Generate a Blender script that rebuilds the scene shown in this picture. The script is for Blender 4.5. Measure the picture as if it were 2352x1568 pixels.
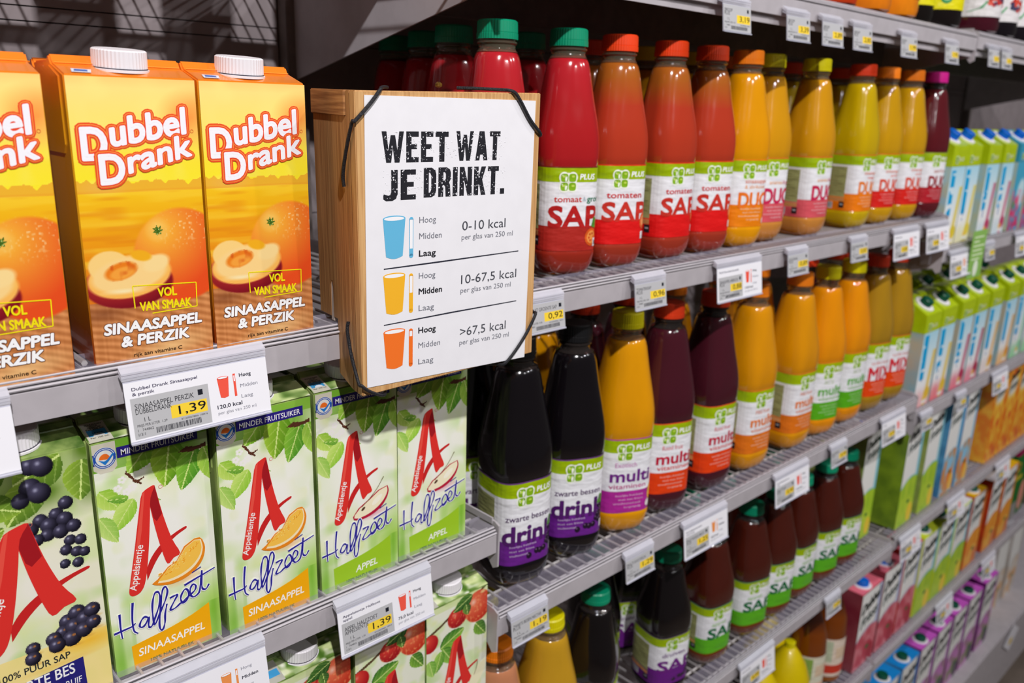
import bpy, bmesh, math, random
import numpy as np
from mathutils import Vector, Matrix
from mathutils.geometry import tessellate_polygon
random.seed(5); rng = np.random.default_rng(7)
for o in list(bpy.data.objects): bpy.data.objects.remove(o)
S = bpy.context.scene; C = S.collection

# ------------------------------------------------------------------ camera, world, lamps, exposure
R = [(0.7284667, -0.68453434, 0.02736787), (-0.16601797, -0.21514842, -0.96236645), (0.66466104, 0.69650836, -0.27037347)]
CP = (-0.36338, -0.54717, -0.00524)
cd = bpy.data.cameras.new('camera'); cam = bpy.data.objects.new('camera', cd); C.objects.link(cam)
m = Matrix.Identity(4)
for i in range(3):
    m[i][0] = R[0][i]; m[i][1] = -R[1][i]; m[i][2] = -R[2][i]; m[i][3] = CP[i]
cam.matrix_world = m
cd.sensor_width = 36; cd.lens = 1921.134 / 2352 * 36; cd.clip_start = .01
cd.dof.use_dof = True; cd.dof.focus_distance = .66; cd.dof.aperture_fstop = 6.8
S.camera = cam
w = bpy.data.worlds.new('shop_light'); S.world = w; w.use_nodes = True
w.node_tree.nodes['Background'].inputs[0].default_value = (1.0, .93, .90, 1)
w.node_tree.nodes['Background'].inputs[1].default_value = .055
def lamp(x, y, z, e, size, col=(1, .975, .985)):
    l = bpy.data.lights.new('ceiling_lamp', 'AREA'); l.energy = e; l.size = size; l.color = col
    o = bpy.data.objects.new('ceiling_lamp', l); C.objects.link(o); o.location = (x, y, z)
    d = Vector((x + .55, 0.1, -.3)) - Vector((x, y, z)); o.rotation_euler = d.to_track_quat('-Z', 'Y').to_euler()
    return o
lamp(-.66, -1.60, 1.60, 68, .06)
lamp(.35, -1.95, 1.0, 5, .06)
lamp(1.15, -1.85, 1.22, 15, .06)
lamp(2.3, -1.75, 1.5, 29, .07)
S.view_settings.view_transform = 'Standard'; S.view_settings.look = 'None'
S.view_settings.gamma = 1; S.view_settings.use_curve_mapping = False; S.view_settings.exposure = -.21

# ------------------------------------------------------------------ helpers
def L1(v): v /= 255; return v / 12.92 if v <= .04045 else ((v + .055) / 1.055) ** 2.4
def lin(c): return tuple(L1(x) for x in c[:3]) + (1,)
def linA(a):
    a = np.clip(a, 0, 255) / 255
    return np.where(a <= .04045, a / 12.92, ((a + .055) / 1.055) ** 2.4)
MATS = {}
def mat(name, c=(128, 128, 128), rough=.5, metal=0, coat=0, trans=0, alpha=1, var=0, vscale=60, ior=1.45, top=None, bot=None, h=1, attr=False, bump=0, stretch=None, c2=None, spec=.5):
    if name in MATS: return MATS[name]
    M = bpy.data.materials.new(name); M.use_nodes = True; nt = M.node_tree; b = nt.nodes['Principled BSDF']
    b.inputs['Base Color'].default_value = lin(c); b.inputs['Roughness'].default_value = rough
    b.inputs['Metallic'].default_value = metal; b.inputs['Coat Weight'].default_value = coat
    b.inputs['Coat Roughness'].default_value = .05
    b.inputs['Transmission Weight'].default_value = trans; b.inputs['IOR'].default_value = ior
    b.inputs['Specular IOR Level'].default_value = spec
    b.inputs['Alpha'].default_value = alpha
    N = nt.nodes.new; K = nt.links.new
    tc = N('ShaderNodeTexCoord')
    if attr:
        a = N('ShaderNodeAttribute'); a.attribute_name = 'Col'; K(a.outputs['Color'], b.inputs['Base Color'])
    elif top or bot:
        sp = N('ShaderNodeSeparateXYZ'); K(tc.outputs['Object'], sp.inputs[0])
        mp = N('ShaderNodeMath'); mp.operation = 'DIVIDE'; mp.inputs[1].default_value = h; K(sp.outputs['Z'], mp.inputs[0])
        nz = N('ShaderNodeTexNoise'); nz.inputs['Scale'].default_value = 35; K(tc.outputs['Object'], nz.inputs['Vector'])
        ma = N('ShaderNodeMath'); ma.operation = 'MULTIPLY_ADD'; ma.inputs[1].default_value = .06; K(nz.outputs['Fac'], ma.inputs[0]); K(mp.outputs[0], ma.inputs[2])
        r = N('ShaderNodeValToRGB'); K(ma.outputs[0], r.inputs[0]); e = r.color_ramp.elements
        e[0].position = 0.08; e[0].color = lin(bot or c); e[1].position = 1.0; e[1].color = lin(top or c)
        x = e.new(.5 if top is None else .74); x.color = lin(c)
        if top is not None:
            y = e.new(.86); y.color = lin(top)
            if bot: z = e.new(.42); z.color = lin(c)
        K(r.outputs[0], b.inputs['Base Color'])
    elif (var or c2):
        nz = N('ShaderNodeTexNoise'); nz.inputs['Scale'].default_value = vscale; nz.inputs['Detail'].default_value = 5
        src = tc.outputs['Object']
        if stretch:
            mg = N('ShaderNodeMapping'); mg.inputs['Scale'].default_value = stretch; K(src, mg.inputs[0]); src = mg.outputs[0]
        K(src, nz.inputs['Vector'])
        r = N('ShaderNodeValToRGB'); K(nz.outputs['Fac'], r.inputs[0]); e = r.color_ramp.elements
        cc2 = c2 or tuple(max(0, x * (1 - var)) for x in c)
        e[0].position = .36; e[0].color = lin(cc2); e[1].position = .64; e[1].color = lin(c)
        K(r.outputs[0], b.inputs['Base Color'])
        if bump:
            bp = N('ShaderNodeBump'); bp.inputs['Strength'].default_value = bump; bp.inputs['Distance'].default_value = .002
            K(nz.outputs['Fac'], bp.inputs['Height']); K(bp.outputs[0], b.inputs['Normal'])
    if bump and (not (var or c2) or attr or top or bot):
        nz = N('ShaderNodeTexNoise'); nz.inputs['Scale'].default_value = vscale; src = tc.outputs['Object']
        if stretch: mg = N('ShaderNodeMapping'); mg.inputs['Scale'].default_value = stretch; K(src, mg.inputs[0]); src = mg.outputs[0]
        K(src, nz.inputs['Vector'])
        bp = N('ShaderNodeBump'); bp.inputs['Strength'].default_value = bump; bp.inputs['Distance'].default_value = .005
        K(nz.outputs['Fac'], bp.inputs['Height']); K(bp.outputs[0], b.inputs['Normal'])
        if coat: K(bp.outputs[0], b.inputs['Coat Normal'])
    MATS[name] = M; return M
def mesh(name, V, F, material, fcol=None, smooth=False):
    me = bpy.data.meshes.new(name); me.from_pydata([tuple(v) for v in V], [], [tuple(f) for f in F]); me.materials.append(material)
    if fcol is not None:
        a = me.attributes.new('Col', 'FLOAT_COLOR', 'FACE'); a.data.foreach_set('color', np.asarray(fcol, dtype=np.float32).ravel())
    if smooth: me.polygons.foreach_set('use_smooth', [True] * len(me.polygons))
    me.update(); return me
def link(name, me, parent=None, loc=None, rot=None):
    o = bpy.data.objects.new(name, me); C.objects.link(o)
    if parent: o.parent = parent
    if loc: o.location = loc
    if rot: o.rotation_euler = rot
    return o
LABELS = set()
def tag(o, label, cat, group=None, kind=None):
    if label: o['label'] = label
    if cat: o['category'] = cat
    if group: o['group'] = group
    if kind: o['kind'] = kind
    return o
def thing(name, label, cat, loc=(0, 0, 0), rz=0, group=None):
    o = bpy.data.objects.new(name, None); C.objects.link(o); o.location = loc; o.rotation_euler = (0, 0, rz); o.empty_display_size = .02
    return tag(o, label, cat, group)
class MB:
    def __init__(s): s.V = []; s.F = []
    def add(s, V, F): n = len(s.V); s.V += [tuple(v) for v in V]; s.F += [tuple(i + n for i in f) for f in F]; return s
    def box(s, x0, x1, y0, y1, z0, z1):
        return s.add([(x0, y0, z0), (x1, y0, z0), (x1, y1, z0), (x0, y1, z0), (x0, y0, z1), (x1, y0, z1), (x1, y1, z1), (x0, y1, z1)],
                     [(0, 3, 2, 1), (4, 5, 6, 7), (0, 1, 5, 4), (1, 2, 6, 5), (2, 3, 7, 6), (3, 0, 4, 7)])
    def tube(s, pts, r, n=6, cap=True):
        pts = [Vector(p) for p in pts]; rings = []; up = Vector((.13, .31, .94)).normalized()
        for i, p in enumerate(pts):
            d = (pts[min(i + 1, len(pts) - 1)] - pts[max(i - 1, 0)]).normalized()
            a = d.cross(up).normalized(); b = d.cross(a)
            rr = r[i] if isinstance(r, (list, tuple)) else r
            rings.append([p + (a * math.cos(t) + b * math.sin(t)) * rr for t in [2 * math.pi * k / n for k in range(n)]])
        V = [v for q in rings for v in q]; F = []
        for i in range(len(pts) - 1):
            for k in range(n): F.append((i * n + k, i * n + (k + 1) % n, (i + 1) * n + (k + 1) % n, (i + 1) * n + k))
        if cap: F += [tuple(range(n))[::-1], tuple(range(len(V) - n, len(V)))]
        return s.add(V, F)
    def prism_x(s, prof, x0, x1):      # prof: (y,z) polygon
        n = len(prof); V = [(x0, y, z) for y, z in prof] + [(x1, y, z) for y, z in prof]
        F = [(i, (i + 1) % n, n + (i + 1) % n, n + i) for i in range(n)] + [tuple(range(n))[::-1], tuple(range(n, 2 * n))]
        return s.add(V, F)
    def lathe(s, prof, n=32, ribs=0, rib=0):
        V = []; F = []
        for z, r in prof:
            for k in range(n):
                rr = r - (rib if ribs and k % 2 else 0) * (1 if r > 0 else 0)
                V.append((rr * math.cos(2 * math.pi * k / n), rr * math.sin(2 * math.pi * k / n), z))
        for i in range(len(prof) - 1):
            for k in range(n): F.append((i * n + k, i * n + (k + 1) % n, (i + 1) * n + (k + 1) % n, (i + 1) * n + k))
        F += [tuple(range(n))[::-1], tuple(range(len(V) - n, len(V)))]
        return s.add(V, F)
    def me(s, name, material, smooth=False, bevel=0, seg=2):
        me = mesh(name, s.V, s.F, material)
        if bevel or smooth:
            bm = bmesh.new(); bm.from_mesh(me)
            if bevel: bmesh.ops.bevel(bm, geom=bm.edges[:], offset=bevel, segments=seg, affect='EDGES', clamp_overlap=True)
            bmesh.ops.recalc_face_normals(bm, faces=bm.faces[:])
            for f in bm.faces: f.smooth = smooth
            if smooth:
                for e in bm.edges:
                    if len(e.link_faces) == 2 and e.calc_face_angle(0) > .7: e.smooth = False
            bm.to_mesh(me); bm.free()
        return me

# ------------------------------------------------------------------ printed artwork as thin coloured faces
TC = {}
def tmesh(s, bold=0, res=3):
    k = (s, round(bold, 4), res)
    if k in TC: return TC[k]
    cu = bpy.data.curves.new('t', 'FONT'); cu.body = s; cu.size = 1; cu.offset = bold; cu.resolution_u = res; cu.fill_mode = 'BOTH'
    o = bpy.data.objects.new('t', cu); me = bpy.data.meshes.new_from_object(o)
    V = np.array([v.co[:2] for v in me.vertices]) if len(me.vertices) else np.zeros((0, 2)); F = [tuple(p.vertices) for p in me.polygons]
    bpy.data.objects.remove(o); bpy.data.curves.remove(cu); bpy.data.meshes.remove(me)
    TC[k] = (V, F); return TC[k]
BE = {}
def bedges(s_, res):
    k = (s_, res)
    if k not in BE:
        V, F = tmesh(s_, 0, res); key = [(round(x, 5), round(y, 5)) for x, y in V]; cnt = {}
        for f in F:
            for i in range(len(f)):
                a_, b_ = key[f[i]], key[f[(i + 1) % len(f)]]
                if a_ != b_: e = (min(a_, b_), max(a_, b_)); cnt[e] = cnt.get(e, 0) + 1
        BE[k] = [e for e, c_ in cnt.items() if c_ == 1]
    return BE[k]
CAPH = tmesh('H')[0][:, 1].max()
def shape_from(V): return V
class Art:
    def __init__(s): s.V = []; s.F = []; s.K = []; s.n = 0
    def put(s, V, F, c, l):
        V = np.asarray(V, float)
        if len(V) == 0: return s
        if not hasattr(l, '__len__'): l = np.full(len(V), float(l))
        s.V.append(np.column_stack([V, np.asarray(l, float)])); s.F += [tuple(i + s.n for i in f) for f in F]; s.n += len(V)
        cc = lin(c) if not isinstance(c, list) else None
        s.K += ([cc] * len(F)) if cc else c
        return s
    def rect(s, x, y, w_, h_, c, l=1): return s.put([(x, y), (x + w_, y), (x + w_, y + h_), (x, y + h_)], [(0, 1, 2, 3)], c, l)
    def poly(s, pts, c, l=1):
        t = tessellate_polygon([[Vector((p[0], p[1], 0)) for p in pts]]); return s.put(pts, t, c, l)
    def disc(s, cx, cy, rx, ry, c, l=1, n=20, rot=0, a0=0, a1=360):
        P = []
        for k in range(n + (a1 - a0 < 360)):
            t = math.radians(a0 + (a1 - a0) * k / n); x = rx * math.cos(t); y = ry * math.sin(t); P.append((cx + x * math.cos(rot) - y * math.sin(rot), cy + x * math.sin(rot) + y * math.cos(rot)))
        return s.put(P, [tuple(range(len(P)))], c, l)
    def line(s, pts, w_, c, l=1):
        pts = [np.array(p, float) for p in pts]; n = len(pts); A = []; B = []
        for i, p in enumerate(pts):
            d = pts[min(i + 1, n - 1)] - pts[max(i - 1, 0)]; d /= (np.hypot(*d) + 1e-9); q = np.array([-d[1], d[0]])
            ww = (w_[i] if isinstance(w_, (list, tuple)) else w_) / 2; A.append(p + q * ww); B.append(p - q * ww)
        ls = [l + .5 * i / n for i in range(n)]; return s.put(A + B, [(i, i + 1, n + i + 1, n + i) for i in range(n - 1)], c, ls + ls)
    def ring(s, cx, cy, r, w_, c, l=1, n=28, ry=None, a0=0, a1=360):
        ry = ry or r
        return s.line([(cx + r * math.cos(math.radians(a0 + (a1 - a0) * k / n)), cy + ry * math.sin(math.radians(a0 + (a1 - a0) * k / n))) for k in range(n + 1)], w_, c, l)
    # text: fitted between x0 and x1, baseline y (y grows downward), cap height
    def text(s, t, x0, x1, y, cap, c, l=2, bold=0, shear=0, slope=0, rot=0, out=None, res=3, arch=0):
        b0, _ = tmesh(t, 0, res)
        if len(b0) == 0: return s
        mn, mx = b0[:, 0].min(), b0[:, 0].max(); sx = (x1 - x0) / (mx - mn); sy = cap / CAPH
        lays = [(o_, oc, l + .85 * i) for i, (o_, oc) in enumerate(out or [])] + [(bold, c, l + .85 * len(out or []))]
        for o_, oc, ll in lays:
            st = o_ >= .02; V, F = tmesh(t, 0 if (st or o_ < 0) else o_, res)
            def tr(V):
                X = (V[:, 0] - mn) * sx; Y = -V[:, 1] * sy
                X = X - Y * shear
                Y = Y + slope * X
                if rot: X, Y = X * math.cos(rot) - Y * math.sin(rot), X * math.sin(rot) + Y * math.cos(rot)
                return np.column_stack([X + x0, Y + y])
            s.put(tr(V), F, oc, ll)
            if st:
                hw = o_ * sy * 1.0; dn = 7 if hw > .9 else 5; seen = set()
                for i, (p, q) in enumerate(bedges(t, res)):
                    P = tr(np.array([p, q])); d = P[1] - P[0]; L_ = np.hypot(*d) + 1e-9; nrm = np.array([-d[1], d[0]]) / L_ * hw
                    s.put([P[0] + nrm, P[1] + nrm, P[1] - nrm, P[0] - nrm], [(0, 1, 2, 3)], oc, ll + .02 + .013 * (i * 7 % 36))
                    for w__, pt in ((p, P[0]), (q, P[1])):
                        if w__ not in seen: seen.add(w__); s.disc(pt[0], pt[1], hw, hw, oc, ll + .5 + .013 * (len(seen) * 5 % 24), dn)
        return s
    def raster(s, x0, y0, w_, h_, img, l=0):
        H, W = img.shape[:2]; xs = np.linspace(x0, x0 + w_, W + 1); ys = np.linspace(y0, y0 + h_, H + 1)
        gx, gy = np.meshgrid(xs, ys); V = np.column_stack([gx.ravel(), gy.ravel()])
        i = np.arange(H)[:, None] * (W + 1) + np.arange(W)[None, :]
        F = np.stack([i, i + 1, i + W + 2, i + W + 1], -1).reshape(-1, 4).tolist()
        col = np.concatenate([linA(img.reshape(-1, 3)), np.ones((H * W, 1))], 1).tolist()
        return s.put(V, F, col, l)
    def me(s, name, material, f, cuts=None):
        V = np.concatenate(s.V); K = s.K; F = s.F
        if cuts is not None:
            bm = bmesh.new(); lay = bm.faces.layers.float_color.new('Col'); bv = [bm.verts.new(v) for v in V]
            for q, k in zip(F, K):
                try: fa = bm.faces.new([bv[i] for i in q])
                except Exception: continue
                fa[lay] = k
            for x in cuts: bmesh.ops.bisect_plane(bm, geom=bm.verts[:] + bm.edges[:] + bm.faces[:], plane_co=(x, 0, 0), plane_no=(1, 0, 0))
            bm.verts.index_update(); V = [v.co[:] for v in bm.verts]; F = [[v.index for v in q.verts] for q in bm.faces]; K = [q[lay][:] for q in bm.faces]; bm.free()
            W = [f(*v) for v in V]
        else:
            W = [f(*v) for v in V]
        return mesh(name, W, F, material, K)
def flat(sc, x0, y0, z0, step=.00008, base=.0004):   # art units -> front face (facing -y)
    return lambda x, y, l: (x0 + x * sc, y0 - base - l * step, z0 - y * sc)

# raster painter, units: x 0..W, y 0..H downward
class Paint:
    def __init__(s, W, H, nx, ny, c=(255, 255, 255)):
        s.W, s.H = W, H; x = (np.arange(nx) + .5) / nx * W; y = (np.arange(ny) + .5) / ny * H
        s.X, s.Y = np.meshgrid(x, y); s.I = np.zeros((ny, nx, 3)) + np.array(c, float)
    def bl(s, m_, c): m_ = np.clip(m_, 0, 1)[..., None]; s.I = s.I * (1 - m_) + (np.array(c, float) if not isinstance(c, np.ndarray) else c) * m_; return s
    def grad(s, stops):
        ys = [a for a, _ in stops]
        for k in range(3): s.I[..., k] = np.interp(s.Y, ys, [c[k] for _, c in stops])
        return s
    def d(s, cx, cy, rx, ry, rot=0):
        x = s.X - cx; y = s.Y - cy; c_, n_ = math.cos(rot), math.sin(rot); return np.hypot((x * c_ + y * n_) / rx, (-x * n_ + y * c_) / ry)
    def ell(s, cx, cy, rx, ry, c, soft=.08, rot=0, a=1): return s.bl(np.clip((1 - s.d(cx, cy, rx, ry, rot)) / soft, 0, 1) * a, c)
    def noise(s, fx, fy, seed):
        r = np.random.default_rng(seed); g = r.random((int(fy) + 2, int(fx) + 2)); u = s.X / s.W * fx; v = s.Y / s.H * fy; i = u.astype(int); j = v.astype(int); a = u - i; b = v - j; a = a * a * (3 - 2 * a); b = b * b * (3 - 2 * b)
        return (g[j, i] * (1 - a) + g[j, i + 1] * a) * (1 - b) + (g[j + 1, i] * (1 - a) + g[j + 1, i + 1] * a) * b
    def inside(s, P):
        m_ = np.zeros(s.X.shape, bool); n = len(P)
        for i in range(n):
            (x1, y1), (x2, y2) = P[i], P[(i + 1) % n]
            if y1 == y2: continue
            c_ = ((y1 > s.Y) != (y2 > s.Y)) & (s.X < (x2 - x1) * (s.Y - y1) / (y2 - y1) + x1); m_ ^= c_
        return m_
    def poly(s, P, c, a=1): return s.bl(s.inside(P) * float(a), c)
    def leaf(s, x, y, L, Wd, ang, c1, c2):      # pointed leaf, base at (x,y)
        dx = s.X - x; dy = s.Y - y; u = (dx * math.cos(ang) + dy * math.sin(ang)) / L; v = (-dx * math.sin(ang) + dy * math.cos(ang)) / Wd
        wv = np.where((u > 0) & (u < 1), np.sin(np.clip(u, 0, 1) ** .75 * math.pi) ** .8, 0)
        m_ = (np.abs(v) < wv).astype(float)
        t = np.clip((v / np.maximum(wv, .01)) * .5 + .5, 0, 1)[..., None]
        vein = (np.sin((u * 9 - np.abs(v) * 3) * 3.1) > .86) * .25
        s.bl(m_, np.array(c1, float) * (1 - t) + np.array(c2, float) * t); s.bl(m_ * vein, (225, 240, 150)); s.bl(m_ * (np.abs(v) < .05), (215, 235, 140)); return s
    def ball(s, cx, cy, r, dark, lite, hx=-.35, hy=-.4, ry=None, hl=(255, 255, 255), ha=.6):
        ry = ry or r; dd = s.d(cx, cy, r, ry); m_ = np.clip((1 - dd) / .06, 0, 1)
        t = np.clip(1 - np.hypot((s.X - cx) / r - hx, (s.Y - cy) / ry - hy) / 1.35, 0, 1)[..., None]
        s.bl(m_, np.array(dark, float) * (1 - t) + np.array(lite, float) * t)
        s.bl(m_ * np.clip(1 - np.hypot((s.X - cx) / r - hx, (s.Y - cy) / ry - hy) / .28, 0, 1) * ha, hl); return s

M_print = mat('printed_card', attr=True, rough=.33, spec=.4)
M_lab = mat('printed_label', attr=True, rough=.38, bump=.5, vscale=38, stretch=(1, 1, 2.2))
M_paper = mat('printed_paper', attr=True, rough=.75, spec=.2)
M_rail = mat('grey_painted_metal', (188, 182, 186), rough=.42, metal=.0, var=.04, vscale=40)
M_rail2 = mat('light_channel_plastic', (208, 203, 208), rough=.2, coat=.3, var=.03)
M_dark = mat('dark_channel_gap', (70, 66, 70), rough=.6, var=.1)
M_wire = mat('galvanised_wire', (205, 200, 200), rough=.35, metal=.3, var=.05)
M_brown = mat('warm_grey_steel', (118, 108, 104), rough=.6, var=.08)
M_clear = mat('clear_plastic', (205, 198, 220), rough=.05, alpha=.13, var=.02)
M_hold = mat('clear_ticket_holder', (232, 232, 242), rough=.12, alpha=.55, var=.02)
M_whitecap = mat('white_ribbed_plastic', (246, 242, 246), rough=.4, var=.01)
M_silver = mat('dark_cap_seam', (60, 55, 70), rough=.5, var=.1)

# ------------------------------------------------------------------ setting: back wall, floor, far bay wall
YB = .452
def struct(name, me): o = link(name, me); o['kind'] = 'structure'; return o
M_back = mat('back_panel_paint', (150, 140, 142), rough=.7, var=.07, vscale=30)
struct('floor', MB().box(-3, 5, -3, 1.2, -1.86, -1.81).me('floor', mat('floor_vinyl', (120, 108, 98), rough=.35, var=.1, vscale=8)))
wall = struct('wall_back', MB().box(-2.0, 3.6, YB + .012, YB + .03, -1.81, .62).me('wall_back', M_back))
def backpanel(x0, x1):
    for z, z2 in ((.60, .35), (.35, .0785), (.0785, .0640), (.0640, -.15), (-.15, -.40), (-.40, -.70), (-.70, -1.0), (-1.0, -1.35), (-1.35, -1.7)):
        link('panel', MB().box(x0, x1, YB, YB + .012, z2 + .0014, z).me('panel', M_back), wall)
backpanel(-1.2, .175); backpanel(.205, 1.325); backpanel(1.355, 3.4)
for x in (-.8, .19, 1.34, 2.49): link('upright_post', MB().box(x - .013, x + .013, YB - .02, YB + .012, -1.8, .6).me('post', M_brown, bevel=.001), wall)

# ------------------------------------------------------------------ shelves
YF = .045
def shelf(label, x0, x1, zs, group=None, wires=True, deep=.40, upper=False, lend=False, rend=True, solid=False, clear=True, skirt=0, rear=False):
    t = thing('store_shelf', label, 'shelf', (x0, YF, zs), 0, group); W = x1 - x0
    r = MB()
    r.prism_x([(0, -.0275), (0, -.0065), (.0015, -.0045), (.0035, -.0045), (.0035, -.026), (.010, -.0275)], 0, W)
    link('front_rail', r.me('front_rail', M_rail), t)
    c_ = MB()
    for k, (y, z) in enumerate([(-.0012, -.0035), (.0008, -.0008), (.0032, .0016)]):
        c_.prism_x([(y, z - .0011), (y - .0006, z), (y, z + .0009), (y + .0012, z + .0009), (y + .0012, z - .0011)], .001, W - .001)
    link('ticket_channel', c_.me('ticket_channel', M_rail2), t)
    link('channel_gap', MB().prism_x([(.0006, -.0045), (.0044, .002), (.0052, .002), (.0052, -.0045)], 0, W).me('gap', M_dark), t)
    if clear:
        link('clear_strip', MB().prism_x([(.0030, .0030), (.0034, .0037), (.0250, .0027), (.0262, .0061), (.0270, .0060), (.0258, .0019)], .002, W - .002).me('clear_strip', M_clear), t)
    if wires:
        g = MB(); n = int(W / .0165)
        for k in range(n):
            x = .008 + k * .0165
            if x > W - .004: break
            g.tube([(x, .0045, .0002), (x, deep, .0002)], .0014, 5)
        for y in (.012, .04, .2, deep - .01): g.tube([(.003, y, -.003), (W - .003, y, -.003)], .002, 5)
        tag(link('wire_grid', g.me('wire_grid', M_wire, smooth=True), t), None, None, kind='stuff')
    if solid:
        link('deck', MB().box(.002, W - .002, .004, deep, -.004, -.001).me('deck', M_brown), t)
        link('crossbar', MB().box(.01, W - .01, .16, .175, -.055, -.004).me('crossbar', M_brown, bevel=.001), t)
    if rear: link('rear_crossbar', MB().box(.003, W - .003, .282, .302, -.006, -.0022).me('crossbar', M_brown), t)
    if skirt:
        link('skirt', MB().box(0, W, .006, .0072, -.0275 - skirt, -.02).me('skirt', M_rail), t)
    for side, on in ((0, lend), (W, rend)):
        if not on: continue
        sx = -1 if side == 0 else 1; x = side + sx * .0022; b = MB()
        prof = [(-.002, .004), (-.001, -.045), (.006, -.049), (.014, -.040), (deep, -.125), (deep, .010), (.02, .009), (.004, .007)]
        n = len(prof); b.prism_x(prof, x - .0011, x + .0011)
        link('end_bracket', b.me('end_bracket', M_rail), t)
        link('bracket_flange', MB().box(min(side, x), max(side, x) + .0001, .008, deep, .0035, .0105).me('flange', M_rail), t)
        link('bracket_clip', MB().prism_x([(.02, -.012), (.02, -.034), (.036, -.036), (.040, -.014)], x - .005, x - .0012).me('clip', M_rail, bevel=.0005), t)
    return t
GS = 'wire shelves of the store rack'
shelf('wire shelf under the orange and peach cartons, in the left bay', -.8, .187, -.188, GS)
shelf('wire shelf under the green fruit cartons, in the left bay', -.8, .187, -.442, GS)
shelf('wire shelf under the apple cartons at the bottom edge, left bay', -.8, .187, -.71, GS)
shelf('high wire shelf above the orange and peach cartons, top left', -.8, .187, .142, GS, skirt=.006, rear=True)
shelf('wire shelf under the red tomato and yellow juice bottles, middle bay', .193, 1.335, -.188, GS)
shelf('wire shelf under the black and orange juice bottles, middle bay', .193, 1.335, -.55, GS, lend=True)
shelf('wire shelf under the dark apple juice bottles, middle bay', .193, 1.335, -.878, GS, lend=True)
shelf('lowest middle bay shelf, under the lemon bottles and brown bottles', .193, 1.335, -1.175, GS)
shelf('high solid shelf above the tomato and yellow juice bottles', .193, 1.335, .142, GS, wires=False, solid=True, skirt=.0105, clear=False)
shelf('wire shelf under the pale blue cartons with blue caps, right bay', 1.345, 2.47, -.247, GS, lend=True)
shelf('wire shelf under the lime-topped cartons with dark green caps, right bay', 1.345, 2.47, -.585, GS, lend=True)
shelf('wire shelf under the lime and peach cartons, right bay', 1.345, 2.47, -.87, GS, lend=False)
shelf('wire shelf under the pink and lime cartons, right bay', 1.345, 2.47, -1.175, GS)
shelf('highest right bay shelf, under the white-labelled berry bottles', 1.345, 2.47, .146, GS, solid=True, wires=False, skirt=.012, clear=False)
t = thing('base_deck', 'grey bottom deck of the rack under the purple cartons', 'shelf', (1.345, .03, -1.81))
link('deck_plate', MB().box(-1.2, 1.9, 0, .36, .245, .256).me('plate', M_rail, bevel=.002), t)
link('front_panel', MB().box(-1.2, 1.9, -.004, .004, .05, .25).me('panel', M_rail), t)
link('kick_plate', MB().box(-1.2, 1.9, .03, .036, .0, .05).me('kick', mat('black_kick_plate', (30, 24, 22), rough=.5, var=.2)), t)
# supports hidden under the high shelves
tag(link('divider_bar', MB().tube([(0, 0, 0), (0, .39, 0)], .0022, 6).me('bar', M_wire, smooth=True), None, (-.197, .054, -.184)), 'grey divider rod standing between the first two orange juice cartons', 'divider')

# ------------------------------------------------------------------ drink cartons
def copy_thing(r, loc, rz=None, label=None, group=None, nocap=False):
    c = r.copy(); C.objects.link(c); c.location = loc
    if rz is not None: c.rotation_euler = (0, 0, rz)
    if label: c['label'] = label
    if group: c['group'] = group
    for ch in list(r.children):
        if nocap and ch.name.startswith('screw_cap'): continue
        d = ch.copy(); C.objects.link(d); d.parent = c; d.matrix_parent_inverse = ch.matrix_parent_inverse
        for g in list(ch.children):
            e = g.copy(); C.objects.link(e); e.parent = d
    return c
def ribbed_cap(r=.0176, h=.0125, ribs=44):
    return MB().lathe([(0, r * 1.0), (h * .93, r * .985), (h * .99, r * .93), (h, r * .9), (h, .0001)], n=ribs * 2, ribs=1, rib=.00035)
capme = ribbed_cap().me('cap', M_whitecap)
collar = MB().lathe([(-.0016, .0187), (0, .0187), (0.0002, .018), (.0002, .001)], 48).me('collar', M_whitecap)
seam = MB().lathe([(.0001, .0178), (.0009, .0178)], 48).me('seam', M_silver)
def brick_carton(name, label, loc, w_, d_, h_, body_mat, art_me, roof_art=None, rz=0, group=None, side_art=None, cap=True, capx=0):
    t = thing(name, label, 'carton', loc, rz, group); y0 = -d_ / 2
    b = MB().prism_x([(y0, .0), (y0, h_), (y0 + .024, h_ + .0075), (y0 + .027, h_ + .0125), (y0 + .030, h_ + .0125), (y0 + .032, h_ + .009), (-y0, h_ + .009), (-y0, .0)], -w_ / 2, w_ / 2)
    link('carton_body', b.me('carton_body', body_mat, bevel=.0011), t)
    link('front_print', art_me, t)
    if roof_art: link('roof_print', roof_art, t)
    for sx in (-1, 1):   # folded ear on each side
        link('folded_ear', MB().prism_x([(y0 + .008, h_ - .001), (y0 + .026, h_ + .006), (-y0 - .008, h_ + .006), (-y0 - .008, h_ - .044), (-y0 - .012, h_ - .050), (y0 + .012, h_ - .050), (y0 + .008, h_ - .044)], sx * w_ / 2 - .0008, sx * w_ / 2 + .0008).me('ear', body_mat, bevel=.0005), t)
    if cap:
        a = math.radians(6); M = Matrix.Translation((capx, y0 + .0215, h_ + .0055)) @ Matrix.Rotation(a, 4, 'X')
        c = link('screw_cap', capme, t); c.matrix_local = M
        k = link('cap_collar', collar, c); k = link('cap_seam', seam, c)
    return t

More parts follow.
